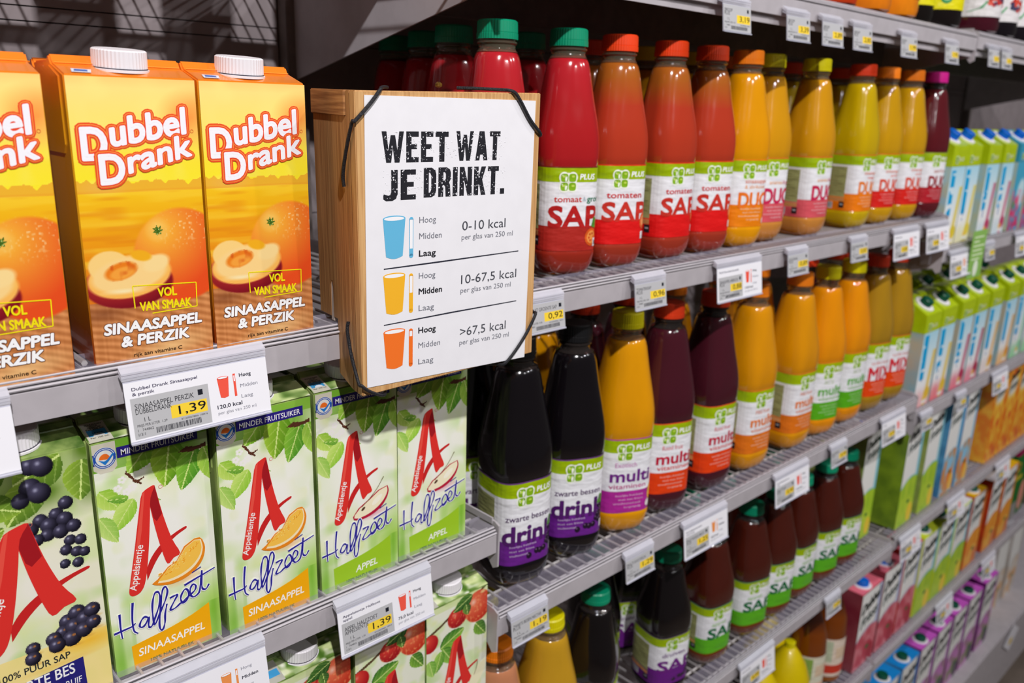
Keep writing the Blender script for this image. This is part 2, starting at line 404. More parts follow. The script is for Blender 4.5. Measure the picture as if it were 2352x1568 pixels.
# ---- orange & peach carton artwork
W_, H_ = 100., 233.
def dub_img():
    p = Paint(100, H_, 130, 300)
    p.grad([(0, (255, 214, 124)), (8, (255, 230, 134)), (40, (255, 234, 112)), (66, (255, 232, 54)), (86, (255, 238, 44)), (88, (250, 200, 30)), (110, (246, 178, 20)), (135, (240, 150, 20)), (180, (225, 120, 30)), (H_, (190, 110, 50))])
    p.bl((p.noise(5, 9, 1) * .6 + p.noise(11, 20, 2) * .4 - .45) * (p.Y < 80) * 1.1, (255, 240, 140))
    p.bl(np.clip(1 - p.d(96, 30, 32, 26), 0, 1) * (.5 + .6 * p.noise(6, 14, 3)), (255, 140, 60))
    p.bl(np.clip(1 - p.d(60, 70, 40, 14), 0, 1) * .8, (255, 236, 60)); p.bl(np.clip(1 - p.d(20, 84, 24, 8), 0, 1), (255, 240, 120))
    edge = 82.5 - 5.5 * p.noise(26, 1, 4) - 3 * p.noise(9, 1, 5) + 2
    p.bl(((p.Y > edge) & (p.Y < 88.5)) * .62, (236, 150, 50))
    st = p.noise(3, 70, 6); p.bl(np.clip(st - .45, 0, 1) * 1.1 * (p.Y > 88) * (p.Y < 150), (255, 214, 60)); p.bl(np.clip(p.noise(4, 60, 9) - .55, 0, 1) * (p.Y > 88) * (p.Y < 150), (225, 120, 20))
    # wooden board
    wd = (p.Y > 176 + .02 * p.X); g = .5 + .5 * np.sin((p.X * .35 - p.Y * 1.15) * .9 + 5 * p.noise(5, 9, 7)); gr = p.noise(60, 10, 8)
    base = np.array((176, 104, 52)) + (g * .6 + gr * .4)[..., None] * np.array((56, 52, 44)); p.bl(wd * 1., base)
    p.bl(wd * np.clip(1 - p.d(62, 222, 46, 14, -.2), 0, 1) * .8, (248, 205, 140)); p.bl(wd * np.clip(1 - p.d(10, 186, 30, 10), 0, 1) * .6, (110, 55, 30))
    # whole orange
    p.ball(78, 143, 41, (236, 80, 30), (255, 196, 60), -.45, -.55, hl=(255, 232, 170), ha=.5)
    o = p.d(78, 143, 41, 41) < 1; p.bl(o * np.clip(p.noise(60, 120, 11) - .68, 0, 1) * 2.2 * np.clip(1 - p.d(86, 120, 34, 22), 0, 1) * 1.4, (255, 245, 200))
    p.bl(o * np.clip(1 - p.d(60, 122, 9, 6), 0, 1) * .6, (240, 170, 60))
    for k in range(7): a = k * .9; p.leaf(59.5, 121, 4.6, 1.0, a, (40, 90, 30), (110, 130, 30))
    # peach half
    p.ball(33, 163, 37, (120, 12, 30), (225, 70, 50), -.2, -.3, ry=21, ha=0)
    p.ell(34, 157, 35.5, 18.5, (255, 190, 90), .08, -.10); p.ell(18, 147, 17, 13, (255, 214, 130), .1); p.ell(34, 155, 33, 15.5, (255, 216, 140), .15, -.12); p.ell(56, 148, 13, 8, (255, 222, 150), .3, -.3)
    p.ell(44, 140.5, 10, 5.2, (246, 178, 30), .3, .25)
    p.ell(27, 152, 15, 8, (240, 130, 30), .25, -.22); p.ell(28, 153.5, 12, 5.5, (250, 165, 60), .3, -.22); p.bl((p.d(27, 152, 14, 7.6, -.22) < 1) * np.clip(p.noise(30, 50, 12) - .5, 0, 1) * 1.6, (210, 80, 20))
    p.ell(28, 169, 22, 3, (255, 245, 200), .9, .02, .7)
    return p.I
def dub_art():
    a = Art(); a.raster(.8, .6, 98.4, H_ - 1.2, dub_img(), 0)
    def logo(t, x0, x1, y, cap, sl, l):
        a.text(t, x0, x1, y, cap, (252, 250, 255), l, bold=.034, slope=sl, out=[(.125, (240, 80, 40)), (.090, (252, 150, 70)), (.068, (240, 78, 46))], res=4)
    logo('D', 8, 25.5, 62.5, 23.5, -.02, 2); logo('ubbel', 29.5, 88.5, 52.5, 20, -.17, 2.4)
    logo('D', 19.5, 37, 81.5, 22, -.05, 6); logo('rank', 41, 92, 73.5, 17.5, -.26, 6.4)
    a.ring(94, 41, 1.3, .4, (230, 120, 60), 3, 12)
    for q in [((35, 165), (88, 168)), ((88, 168), (87.4, 189)), ((87.4, 189), (49, 190)), ((35, 165), (35.4, 184))]: a.line(q, .9, (250, 232, 20), 3)
    a.text('VOL', 55, 70.5, 176.5, 7.2, (250, 232, 20), 3.5, bold=.03, slope=.02)
    a.text('VAN SMAAK', 39.5, 82.5, 186.8, 7.2, (250, 232, 20), 3.5, bold=.03, slope=.03)
    for tx, x0, x1, y in (('SINAASAPPEL', 9.5, 90, 203, ), ('& PERZIK', 22, 78, 215)):
        a.text(tx, x0, x1, y, 8.4, (255, 255, 255), 4, bold=.045, shear=.12, slope=.005, out=[(.085, (110, 60, 40))])
    a.text('rijk aan vitamine C', 31, 71.5, 225, 3.2, (50, 30, 20), 3, bold=.01)
    return a
DW, DD, DH = .0845, .062, .193
sc = DW / 100
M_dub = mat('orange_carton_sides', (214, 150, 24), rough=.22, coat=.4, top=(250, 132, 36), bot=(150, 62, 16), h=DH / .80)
dubme = dub_art().me('front_print', M_print, flat(sc, -DW / 2, -DD / 2, DH - .0003))
def roof_map(w_, d_, h_): return lambda x, y, l: (x, -d_ / 2 + y * .0228, h_ + y * .0075 + .0006 + l * .0001)
ra = Art(); ra.poly([(-.036, .12), (-.0245, .1), (-.0225, .38), (-.0345, .42)], (225, 228, 240), 1); ra.poly([(-.034, .2), (-.026, .18), (-.025, .33), (-.033, .36)], (70, 110, 190), 2)
ra.poly([(-.0405, .9), (.0405, .9), (.0405, .97), (-.0405, .97)], (255, 160, 60), 1)
dubroof = ra.me('roof_print', M_print, roof_map(DW, DD, DH))
GA = 'orange and peach cartons on the upper left shelf'; zA = -.1862
def A(x0, y0, lab, rz=0): return (x0 + DW / 2, y0 + DD / 2, zA), lab, rz
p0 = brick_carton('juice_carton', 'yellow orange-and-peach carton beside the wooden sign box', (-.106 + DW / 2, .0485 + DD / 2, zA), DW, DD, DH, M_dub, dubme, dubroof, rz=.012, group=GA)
copy_thing(p0, (-.191 + DW / 2 - .0005, .0485 + DD / 2, zA), -.01, 'yellow orange-and-peach carton in the middle of the three front ones')
copy_thing(p0, (-.289 + DW / 2, .0485 + DD / 2, zA), .0, 'yellow orange-and-peach carton cut off by the left edge of the photo')
for i, (x, y) in enumerate([(-.178, .125), (-.0925, .118), (-.286, .118), (-.174, .20), (-.087, .19)]):
    copy_thing(p0, (x + DW / 2 - .004, y + DD / 2, zA), 0, nocap=True, label=['yellow orange carton glimpsed in the gap between the two left cartons', 'second-row orange carton hidden behind the one beside the sign box', 'second-row orange carton hidden behind the leftmost front one', 'third-row orange carton in shadow left of centre', 'third-row orange carton in shadow behind the sign-side column'][i])
tr = thing('juice_carton', 'red-capped carton peeking out behind the leftmost orange carton', 'carton', (-.236, .25, zA))
link('carton_body', MB().prism_x([(-.03, 0), (-.03, .18), (-.01, .20), (.03, .20), (.03, 0)], -.035, .035).me('b', mat('dark_red_card', (110, 30, 30), rough=.4, var=.1), bevel=.001), tr)
link('screw_cap', MB().lathe([(.19, .0145), (.216, .0145), (.218, .012), (.218, .001)], 32).me('cap', mat('red_cap', (235, 50, 60), rough=.35, var=.03), smooth=True), tr, (.012, -.01, 0))

# ---- green cartons with the red ribbon letter
SCRIPT = [[(6.3, 151.5), (6.2, 157.6), (6.1, 166.5), (6.6, 176.3)], [(0.4, 169.0), (8.4, 168.7), (15.1, 168.4), (18.5, 166.5)], [(17.8, 145.1), (16.7, 154.2), (16.0, 164.1), (16.6, 173.5), (19.6, 177.7)],
[(29.5, 166.7), (26.3, 164.0), (23.1, 166.6), (21.5, 171.0), (23.5, 173.3), (26.6, 171.5), (29.7, 166.0), (28.9, 173.1), (29.4, 176.3), (31.6, 176.1), (34.6, 169.9), (38.7, 160.1), (40.7, 151.8), (39.8, 145.1), (36.8, 144.5), (34.3, 151.4), (33.2, 161.2), (33.4, 172.8), (34.6, 175.7),
(40.0, 165.3), (44.9, 155.8), (47.4, 147.6), (46.0, 142.3), (43.3, 144.8), (41.1, 155.4), (39.4, 167.3), (38.0, 177.2), (38.5, 183.2), (40.6, 184.2), (42.8, 178.1), (43.7, 169.2), (46.0, 160.0)],
[(48.9, 155.7), (53.0, 155.1), (55.6, 155.6), (52.0, 161.1), (48.4, 167.7), (53.0, 167.9), (57.9, 165.3), (60.4, 166.3), (64.3, 163.3), (65.5, 156.8), (63.0, 152.8), (59.7, 156.1), (58.2, 160.8), (59.4, 165.1), (62.5, 163), (68.8, 159.8), (71.6, 157.5), (72.4, 153.7), (70.0, 151.2), (67.4, 154.6), (67.1, 160.9), (70.0, 164.5), (75.0, 161.8), (77, 152), (78.1, 146.3), (78.9, 140.2), (77.9, 152.9), (78.3, 159.6), (81.4, 161.4), (84.6, 157.4)],
[(62.5, 148.8), (72.5, 146.5), (82.1, 144.6), (90.9, 142.7)]]
def spl(P, n=5):
    P = [np.array(p, float) for p in P]; out = []
    Q = [2 * P[0] - P[1]] + P + [2 * P[-1] - P[-2]]
    for i in range(1, len(Q) - 2):
        for k in range(n):
            t = k / n; out.append(.5 * ((2 * Q[i]) + (-Q[i - 1] + Q[i + 1]) * t + (2 * Q[i - 1] - 5 * Q[i] + 4 * Q[i + 1] - Q[i + 2]) * t * t + (-Q[i - 1] + 3 * Q[i] - 3 * Q[i + 1] + Q[i + 2]) * t ** 3))
    return out + [P[-1]]
def ribbon_A(a, T, l=3):     # T maps the master letter coordinates
    red, dk = (228, 52, 46), (166, 26, 34); t = lambda P: [T(*q) for q in P]
    # right leg (behind), curl, left leg
    a.poly(t(spl([(49, 51), (54, 82), (60, 108), (66, 124), (60, 127), (54, 131), (50, 116), (46, 92), (43, 67)], 3)), red, l + .5)
    a.poly(t([(45, 51.5), (49, 51), (51, 66), (53, 80), (48, 86), (45.5, 82), (43, 66)]), dk, l + .8)
    a.poly(t(spl([(35, 130), (40, 120), (48, 111), (58, 105), (66, 101.5), (73, 99.5), (73.5, 101.8), (66, 105), (58, 110), (49, 118.5), (42, 128), (35, 141)], 3)), (206, 38, 38), l)
    a.poly(t(spl([(38, 55), (42, 52.5), (49, 51), (44.5, 62), (42.5, 80), (39.5, 105), (36, 128), (32.5, 143), (28, 150), (22, 151.5), (18.5, 148), (20, 138), (26, 110), (32, 80), (36, 60)], 3)), red, l + 1.2)
    a.poly(t([(38, 56), (40, 54), (34.5, 90), (24, 138), (21.5, 146), (20, 142), (28, 106)]), (240, 84, 70), l + 1.6)
    x0, y0 = T(24.5, 147); x1, y1 = T(34.5, 104); Ln = math.hypot(x1 - x0, y1 - y0)
    a.text('Appelsientje', x0, x0 + Ln * .98, y0, Ln * .135, (250, 244, 240), l + 2.2, bold=.012, rot=math.atan2(y1 - y0, x1 - x0), shear=.1)
def sun_logo(a, cx, cy, r, l):
    a.disc(cx, cy, r, r * 1.02, (240, 240, 235), l, 32); a.ring(cx, cy, r * .86, r * .24, (38, 84, 180), l + .3, 32)
    a.ring(cx, cy, r * .86, r * .07, (225, 230, 240), l + .6, 32, a0=200, a1=340); a.ring(cx, cy, r * .86, r * .07, (225, 230, 240), l + .6, 32, a0=20, a1=160)
    a.disc(cx, cy + r * .1, r * .46, r * .5, (250, 120, 40), l + .5, 20, a0=180, a1=372); a.poly([(cx - r * .62, cy + r * .08), (cx - r * .1, cy + r * .22), (cx + r * .1, cy + r * .5), (cx, cy + r * .66), (cx - r * .12, cy + r * .52)], (250, 250, 250), l + .8)
    a.poly([(cx - r * .55, cy + r * .1), (cx - r * .05, cy + r * .3), (cx + r * .2, cy + r * .2), (cx + r * .8, cy - r * .42), (cx + r * .9, cy - r * .3), (cx + r * .35, cy + r * .35), (cx, cy + r * .68)], (40, 130, 215), l + 1)
def leafy(p, seed, dense=1.):
    n = p.noise(5, 10, seed); p.bl(np.clip((n - .5) * 3.2, 0, 1) * .4, (196, 228, 130)); n2 = p.noise(8, 16, seed + 1); p.bl(np.clip((n2 - .6) * 4, 0, 1) * .45, (225, 236, 150))
    p.bl(np.clip((p.noise(6, 12, seed + 5) - .62) * 4, 0, 1) * .4, (150, 205, 80))
    return p
def hz_img(kind):
    p = Paint(100, 228, 120, 270, (244, 246, 228)); leafy(p, 21 if kind == 'o' else 31)
    p.bl(np.clip(1 - p.d(48, 100, 56, 66), 0, 1) * 1.5, (250, 249, 240))
    p.bl(np.clip(1 - p.d(92, 195, 34, 50), 0, 1) * .9, (150, 205, 60)); p.bl(np.clip(1 - p.d(4, 215, 24, 44), 0, 1) * .8, (140, 195, 60)); p.bl((p.Y > 185) * np.clip(p.noise(16, 3, 25) - .35, 0, 1) * .9 * ((p.X < 20) | (p.X > 86)), (110, 175, 40))
    p.bl((p.Y < 12) * .9 * (p.X > 20), (150, 200, 70)); p.bl((p.Y < 26) * np.clip(1.2 - p.noise(5, 12, 26), 0, 1), (120, 180, 50))
    for x, y, L, wd, an, c1, c2 in [(50, 8, 34, 12, 2.3, (120, 175, 40), (170, 215, 80)), (66, 10, 46, 15, 1.75, (96, 150, 30), (165, 205, 60)), (88, 24, 42, 12, 1.95, (80, 150, 40), (140, 195, 60)), (96, 26, 40, 11, 1.3, (120, 180, 50), (170, 210, 80)),
        (2, 44, 26, 9, .9, (150, 200, 60), (200, 228, 110)), (30, 58, 34, 9, 2.2, (150, 205, 60), (205, 232, 120)), (26, 56, 18, 4, 3.3, (100, 160, 50), (150, 200, 70)), (38, 62, 16, 3.2, .3, (110, 170, 60), (150, 200, 80)), (0, 68, 30, 8, 1.1, (150, 200, 80), (205, 230, 130))]:
        p.leaf(x, y, L, wd, an, c1, c2)
    for x, y in [(22, 38), (18, 45), (30, 47), (25, 50)]:
        for k in range(5): p.ell(x + 2.4 * math.cos(k * 1.25), y + 2.2 * math.sin(k * 1.25), 2, 1.7, (248, 244, 240), .4)
    for q in [[(30, 33), (38, 36), (46, 46), (44, 49), (36, 42)], [(44, 45), (58, 55), (56, 57), (42, 50)], [(50, 49), (62, 46), (61, 48), (51, 52)], [(32, 30), (30, 36), (36, 40)], [(72, 26), (80, 22), (90, 24), (98, 22), (98, 26), (84, 28)]]: p.poly([(25 + (x_ - 30) * .5, 30 + (y_ - 30) * .62) for x_, y_ in q] if q[0][0] < 70 else q, (92, 52, 36))
    if kind == 'o':
        p.bl(np.clip(1 - p.d(68, 152, 26, 7), 0, 1) * .7, (250, 190, 120))
    else: p.bl(np.clip(1 - p.d(66, 152, 24, 7), 0, 1) * .8, (232, 150, 180))
    return p.I
def hz_art(kind):
    a = Art(); a.raster(.7, .5, 98.6, 227, hz_img(kind), 0)
    a.poly([(1, 1), (20, 1), (20, 24), (16, 28), (6, 28), (1, 24)], (222, 216, 196), 1); sun_logo(a, 10.5, 14.5, 9.5, 1.5)
    a.rect(1, 10, 1.2, 10, (50, 40, 130), 1.2)
    a.rect(20.5, 7.5, 70, 10, (44, 34, 128), 1.5); a.text('MINDER FRUITSUIKER', 24, 87.5, 15.4, 5.2, (250, 250, 252), 2.2, bold=.008)
    ribbon_A(a, lambda x, y: (x, y), 2)
    a.ring(54, 54, 1.7, .35, (220, 110, 100), 2, 12)
    if kind == 'o':
        arc = [(87.4, 118), (89.4, 127), (86.5, 138), (79, 146.5), (68, 151.5), (55, 152.5), (43, 149), (38.5, 146)]
        a.poly(spl(arc, 3) + [(44, 143), (54, 134), (62, 131), (70, 119), (80, 114.5), (85, 115)], (240, 140, 30), 5)
        fl = [(85, 118), (86, 126), (83, 134), (76, 141), (66, 145.6), (54, 147), (44, 145.2)]
        fo = [(86, 117.5), (87.2, 126.5), (84.2, 136), (77, 143.6), (66.5, 148.2), (54, 149.4), (43.5, 147)]; a.poly(spl(fo, 3) + [(54, 135.5), (62, 132), (71, 120.5), (80, 116)], (255, 236, 190), 5.2)
        a.poly(spl(fl, 3) + [(54, 136), (62, 132.5), (71, 121), (80, 116.5)], (255, 200, 80), 5.5)
        for k in range(60):
            t = rng.random(); s_ = rng.random(); x = 45 + t * 38; y = 144.5 - t * 22 - (1 - t) * 2 + s_ * (3 + 14 * math.sin(t * 3.1)) * .62 - 4; a.disc(x, y, .9, .5, (255, 222, 120) if k % 2 else (246, 160, 30), 5.8, 6, rot=-.7)
        bx, word, x0, x1 = (252, 178, 8), 'SINAASAPPEL', 21, 83
    else:
        rim = [(86, 124), (87.5, 131), (84, 140), (76, 148), (64, 153), (50, 154.5), (42, 152)]
        a.poly(spl(rim, 3) + [(41, 148), (48, 140), (60, 134), (74, 126)], (190, 24, 60), 5)
        a.poly(spl([(85, 125), (85.5, 131), (81, 139), (72, 146), (60, 150.5), (48, 151.5), (42.5, 150)], 3) + [(43, 147), (50, 140.5), (62, 134.5), (75, 127)], (250, 240, 205), 5.4)
        a.line(spl([(52, 140), (62, 133), (72, 124), (81, 112)], 3), [.7] * 9 + [1.1], (110, 96, 50), 5.8); a.disc(54, 142.5, 3, 1.6, (90, 60, 40), 5.8, 10, rot=-.6); a.disc(72, 137, 8, 3.2, (255, 250, 228), 5.6, 14, rot=-.6)
        bx, word, x0, x1 = (162, 206, 40), 'APPEL', 43, 71
    top = spl([(15.5, 201), (32, 199), (52, 196.5), (72, 192), (89, 186)], 3); a.poly(top + [(89.5, 226), (16.5, 226)], bx, 1.2)
    f = lambda q: (q[0] * 1.05 + 1.5, q[1] + 13 - .05 * q[0])
    for i, s_ in enumerate(SCRIPT):
        P = [f(q) for q in spl(s_, 5)]; n = len(P)
        wd = [2.0 * (.55 + .45 * abs(math.sin(k * .35 + i))) for k in range(n)] if i in (3, 4) else [2.2 * (1 - .5 * k / n) for k in range(n)]
        a.line(P, [q + 1.7 for q in wd], (250, 250, 250), 7); a.line(P, wd, (42, 38, 150), 8 + i * .1)
    a.line([(75, 148.5), (84, 145.5)], 1.0, (42, 38, 150), 8)
    a.text(word, x0, x1, 214 if kind == 'o' else 215.5, 7.6, (255, 254, 245), 3, bold=.012, shear=.1, slope=-.03, out=[])
    a.text('100% NATUURLIJK', 31, 71.5, 223.5, 3.1, (40, 110, 50), 3, bold=.014)
    return a
HW, HD, HH = .0865, .064, .1925; sh = HW / 100
M_hz = mat('green_carton_sides', (170, 190, 110), rough=.3, coat=.2, c2=(70, 105, 40), vscale=38, stretch=(1, 1, .5))
ora = hz_art('o').me('front_print', M_print, flat(sh, -HW / 2, -HD / 2, HH - .0002))
app = hz_art('a').me('front_print', M_print, flat(sh, -HW / 2, -HD / 2, HH - .0002))
ra = Art(); X = HW / 2
pr = Paint(100, 28, 90, 26, (205, 222, 150)); pr.bl(np.clip(pr.noise(9, 4, 3) * 1.6 - .5, 0, 1), (70, 110, 35)); pr.bl(np.clip(pr.noise(14, 5, 8) * 3 - 1.9, 0, 1), (240, 244, 225))
ra.raster(0, 0, 100, 28, pr.I, 0); ra.rect(1, 0, 19, 28, (216, 212, 194), 1); ra.rect(3, 11, 15, 9, (70, 160, 215), 1.5); ra.disc(11, 20, 4.5, 3.6, (235, 238, 242), 2, 14, a0=180, a1=360)
ra.text('Per 200 ml:', 3.5, 18, 11, 2, (40, 40, 50), 2, bold=.02); ra.text('54 kcal', 6.5, 15, 16.4, 1.8, (20, 40, 70), 2.4, bold=.02); ra.text('Per 100 ml:', 3.5, 18, 23, 1.8, (40, 40, 50), 2, bold=.01)
ra.text('SCHUDDEN', 4, 17.5, 4.2, 1.6, (60, 60, 60), 2, bold=.02); ra.text('VOOR', 7.5, 14, 6.4, 1.6, (60, 60, 60), 2, bold=.02); ra.text('GEBRUIK', 5, 16.5, 8.6, 1.6, (60, 60, 60), 2, bold=.02)
hzroof = ra.me('roof_print', M_print, lambda x, y, l: (-X + x * sh, -HD / 2 + (28 - y) / 28 * .0232, HH + (28 - y) / 28 * .0073 + .0006 + l * .0001))
# leaf print wrapped on the left side face
GB = 'green fruit cartons on the middle left shelf'; zB = -.4402
q0 = brick_carton('juice_carton', 'green-and-white carton with orange slice, beside the blackcurrant carton', (-.1975 + HW / 2, .064 + HD / 2, zB), HW, HD, HH, M_hz, ora, hzroof, rz=.0, group=GB)
copy_thing(q0, (-.1085 + HW / 2, .058 + HD / 2, zB), .015, 'green-and-white carton with orange slice, second from the blackcurrant carton')
q1 = brick_carton('juice_carton', 'green-and-white carton with apple slice and grey cap, left of the two apple ones', (-.0175 + HW / 2, .060 + HD / 2, zB), HW, HD, HH, M_hz, app, hzroof, rz=0, group=GB)
copy_thing(q1, (.0715 + HW / 2, .063 + HD / 2, zB), -.012, 'green-and-white carton with apple slice, at the right end of its shelf')
# ---- blackcurrant carton
def berry(p, x, y, r): p.ball(x, y, r, (14, 12, 22), (88, 84, 112), -.3, -.35, hl=(190, 190, 215), ha=.8)
def bes_img():
    p = Paint(100, 228, 120, 270, (240, 238, 210)); leafy(p, 41); p.bl((p.Y < 60) * np.clip(1.3 - p.noise(6, 14, 44), 0, 1) * np.clip((60 - p.Y) / 30, 0, 1), (96, 130, 40))
    for x, y, L, wd, an in [(80, 2, 40, 18, 2.7), (60, 20, 40, 15, 2.2), (96, 10, 36, 14, 1.7), (20, 30, 30, 12, .4), (10, 60, 26, 10, -.3), (40, 6, 30, 12, 3.0)]: p.leaf(x, y, L, wd, an, (84, 120, 36), (150, 185, 60))
    p.bl(np.clip(1 - p.d(50, 110, 42, 46), 0, 1) * 1.2, (244, 241, 226))
    p.bl((p.Y > 168) * .85, (252, 228, 140)); p.bl(np.clip(1 - p.d(86, 176, 40, 14), 0, 1), (250, 196, 60)); p.bl(np.clip(1 - p.d(30, 212, 40, 22), 0, 1) * .8, (250, 226, 150)); p.bl(np.clip(1 - p.d(60, 188, 40, 4), 0, 1) * .5, (245, 190, 80))
    for x, y, r in [(58, 6, 8), (66, 8, 9), (56, 24, 8.5), (48, 33, 7), (62, 30, 9), (80, 44, 6), (72, 52, 6), (60, 54, 6), (66, 60, 7), (52, 60, 6.5), (78, 58, 6.5), (64, 68, 6), (74, 68, 6.4), (56, 70, 5.5), (84, 66, 6), (80, 78, 5), (88, 80, 5), (76, 86, 5), (84, 90, 5), (90, 92, 4.6), (74, 98, 4.4), (84, 100, 4.8), (2, 98, 6)]: berry(p, x, y, r)
    for x, y, r in [(70, 151, 7), (78, 146, 7.5), (66, 160, 7), (75, 158, 8), (84, 154, 8), (90, 148, 7), (72, 168, 8), (82, 164, 7.5), (42, 165, 6), (58, 163, 6.5), (41, 174, 6.5), (60, 170, 7), (90, 160, 6.5)]:
        p.ell(x + 3, y + r, r * .9, 2, (220, 160, 60), .8, a=.5); berry(p, x, y, r); p.ell(x + r * .2, y - r * .3, r * .25, r * .2, (170, 110, 60), .5)
    return p.I
a = Art(); a.raster(.7, .5, 98.6, 227, bes_img(), 0)
def Tb(x, y):   # master letter scaled up
    return ((x - 44) * 1.62 + 43, (y - 52) * 1.10 + 54)
ribbon_A(a, Tb, 2); a.ring(52, 55, 1.8, .35, (200, 110, 100), 2, 12)
a.text('100% PUUR SAP', 15, 68.5, 186, 6, (40, 46, 50), 3, bold=.012, slope=-.02); a.poly([(0.8, 196), (78, 189), (79, 227), (0.8, 227)], (40, 36, 120), 2)
a.text('ZWARTE BES', 8, 70.5, 203, 9.5, (250, 250, 250), 3, bold=.012, slope=-.03); a.text('MET WITTE DRUIF', 22, 75, 213.5, 6, (250, 250, 250), 3, bold=.005, slope=-.02); a.text('1 LITER', 10, 30, 222, 4, (250, 250, 250), 3)
bes = a.me('front_print', M_print, flat(sh, -HW / 2, -HD / 2, HH + .0038 - .0002))
brick_carton('juice_carton', 'carton printed with blackcurrants and a big red ribbon letter, lower left', (-.2885 + HW / 2, .055 + HD / 2, zB), HW, HD, HH + .0038, M_hz, bes, None, rz=0, group=GB, capx=.002)
for i, x in enumerate((-.29, -.1975, -.1085, -.0175, .0715)):
    copy_thing(q0 if i < 3 else q1, (x + HW / 2, .132 + HD / 2, zB), 0, nocap=True, label=['second-row green carton behind the blackcurrant carton', 'second-row green carton behind the first orange-slice carton', 'second-row green carton behind the second orange-slice carton', 'second-row green carton behind the left apple-slice carton', 'second-row green carton behind the right apple-slice carton'][i])
# ---- red apple cartons at the bottom
def ap_img():
    p = Paint(100, 150, 110, 160, (238, 240, 220)); leafy(p, 51); p.bl(np.clip(1 - p.d(45, 100, 40, 50), 0, 1) * 1.2, (244, 242, 228))
    p.bl((p.Y < 8) * .7, (215, 230, 160)); p.poly([(0, 34), (22, 26), (46, 14), (78, 6), (100, -4), (100, -1), (80, 9), (48, 17), (24, 29), (0, 38)], (92, 70, 44))
    p.ball(50, 26, 17, (150, 16, 26), (232, 70, 56), -.3, -.3, ry=15, ha=.3); p.ball(84, 24, 23, (196, 50, 30), (246, 130, 90), -.35, -.35, hl=(255, 235, 220), ha=.7)
    p.ball(6, 46, 13, (180, 20, 30), (232, 80, 60), ha=.3)
    m_ = ((p.d(84, 24, 23, 23) < 1) | (p.d(50, 26, 17, 15) < 1)); p.bl(m_ * np.clip(p.noise(50, 60, 53) - .6, 0, 1) * 1.6, (255, 190, 120))
    p.ell(92, 6, 6, 3, (236, 190, 130), .6)
    for x, y, L, wd, an, c1, c2 in [(74, 4, 34, 9, 2.75, (40, 84, 34), (80, 130, 50)), (64, 14, 16, 7, 1.4, (50, 90, 40), (110, 150, 60)), (22, 60, 42, 12, -.35, (60, 120, 40), (150, 200, 70)), (26, 62, 32, 10, 1.0, (70, 130, 40), (150, 200, 80)), (24, 64, 30, 9, 1.9, (90, 150, 50), (170, 215, 90)), (80, 48, 28, 10, .9, (60, 110, 40), (130, 180, 60)), (4, 70, 26, 9, 1.3, (110, 170, 60), (180, 220, 110))]:
        p.leaf(x, y, L, wd, an, c1, c2)
    return p.I
a = Art(); a.raster(.7, .5, 98.6, 149, ap_img(), 0)
ribbon_A(a, lambda x, y: ((x - 44) * 1.15 + 50, (y - 52) * 1.0 + 56), 2)
a.poly(spl([(97, 108), (98, 116), (94, 128), (86, 138), (76, 146), (66, 149)], 3) + [(66, 140), (74, 124), (86, 112)], (250, 244, 205), 5)
a.line(spl([(78, 124), (82, 116), (84, 106)], 3), .9, (110, 96, 50), 5.6)
apc = a.me('front_print', M_print, flat(sh, -HW / 2, -HD / 2, HH - .0002))
rb = Art(); pr = Paint(100, 28, 90, 26, (214, 226, 160)); pr.bl(np.clip(pr.noise(9, 4, 13) * 1.6 - .5, 0, 1), (80, 120, 40)); pr.bl(np.clip(pr.noise(12, 5, 18) * 3 - 1.7, 0, 1), (246, 246, 230)); rb.raster(0, 0, 100, 28, pr.I, 0); rb.rect(1, 0, 19, 28, (190, 188, 176), 1); rb.rect(3, 11, 15, 9, (70, 160, 215), 1.5)
aproof = rb.me('roof_print', M_print, lambda x, y, l: (-X + x * sh, -HD / 2 + (28 - y) / 28 * .0232, HH + (28 - y) / 28 * .0073 + .0006 + l * .0001))
GC = 'red apple cartons at the bottom of the left bay'; zC = -.7082
r0 = brick_carton('juice_carton', 'red-apple-printed carton at the right end, beside the bottle shelf bracket', (.103 + HW / 2, .060 + HD / 2, zC), HW, HD, HH, M_hz, apc, aproof, group=GC)
copy_thing(r0, (.0155 + HW / 2, .060 + HD / 2, zC), 0, 'red-apple-printed carton under the right half of the 1,39 apple ticket')
copy_thing(r0, (-.074 + HW / 2, .062 + HD / 2, zC), .01, 'red-apple-printed carton left of the 1,39 apple ticket, cap in shadow')
copy_thing(q0, (-.165 + HW / 2, .064 + HD / 2, zC), 0, 'lime green carton corner at the bottom edge, left of the apple cartons', GC)
copy_thing(q0, (-.255 + HW / 2, .064 + HD / 2, zC), 0, 'green carton below the blackcurrant carton, almost out of frame', GC)

# ------------------------------------------------------------------ wooden sign box and its poster
SR = (.01873, 0, -.09826)
M_wood = mat('light_oak_veneer', (222, 176, 118), rough=.5, c2=(196, 146, 92), vscale=14, stretch=(40, 40, 1.2), bump=.1)
M_wood2 = mat('oak_veneer_side', (200, 150, 96), rough=.5, c2=(164, 116, 70), vscale=12, stretch=(36, 36, 1.1), bump=.1)
M_wood3 = mat('oak_strip_end_grain', (200, 146, 92), rough=.5, c2=(150, 100, 60), vscale=12, stretch=(2, 2, 34), bump=.1)
sb = thing('sign_box', 'light oak box with black elastic cords hooked on the shelf edge', 'sign'); sb.rotation_euler = SR
def quadprism(tl, tr, br, bl, y0, y1):
    m_ = MB(); P = [tl, tr, br, bl]; m_.add([(x, y0, z) for x, z in P] + [(x, y1, z) for x, z in P], [(3, 2, 1, 0), (4, 5, 6, 7), (0, 1, 5, 4), (1, 2, 6, 5), (2, 3, 7, 6), (3, 0, 4, 7)]); return m_
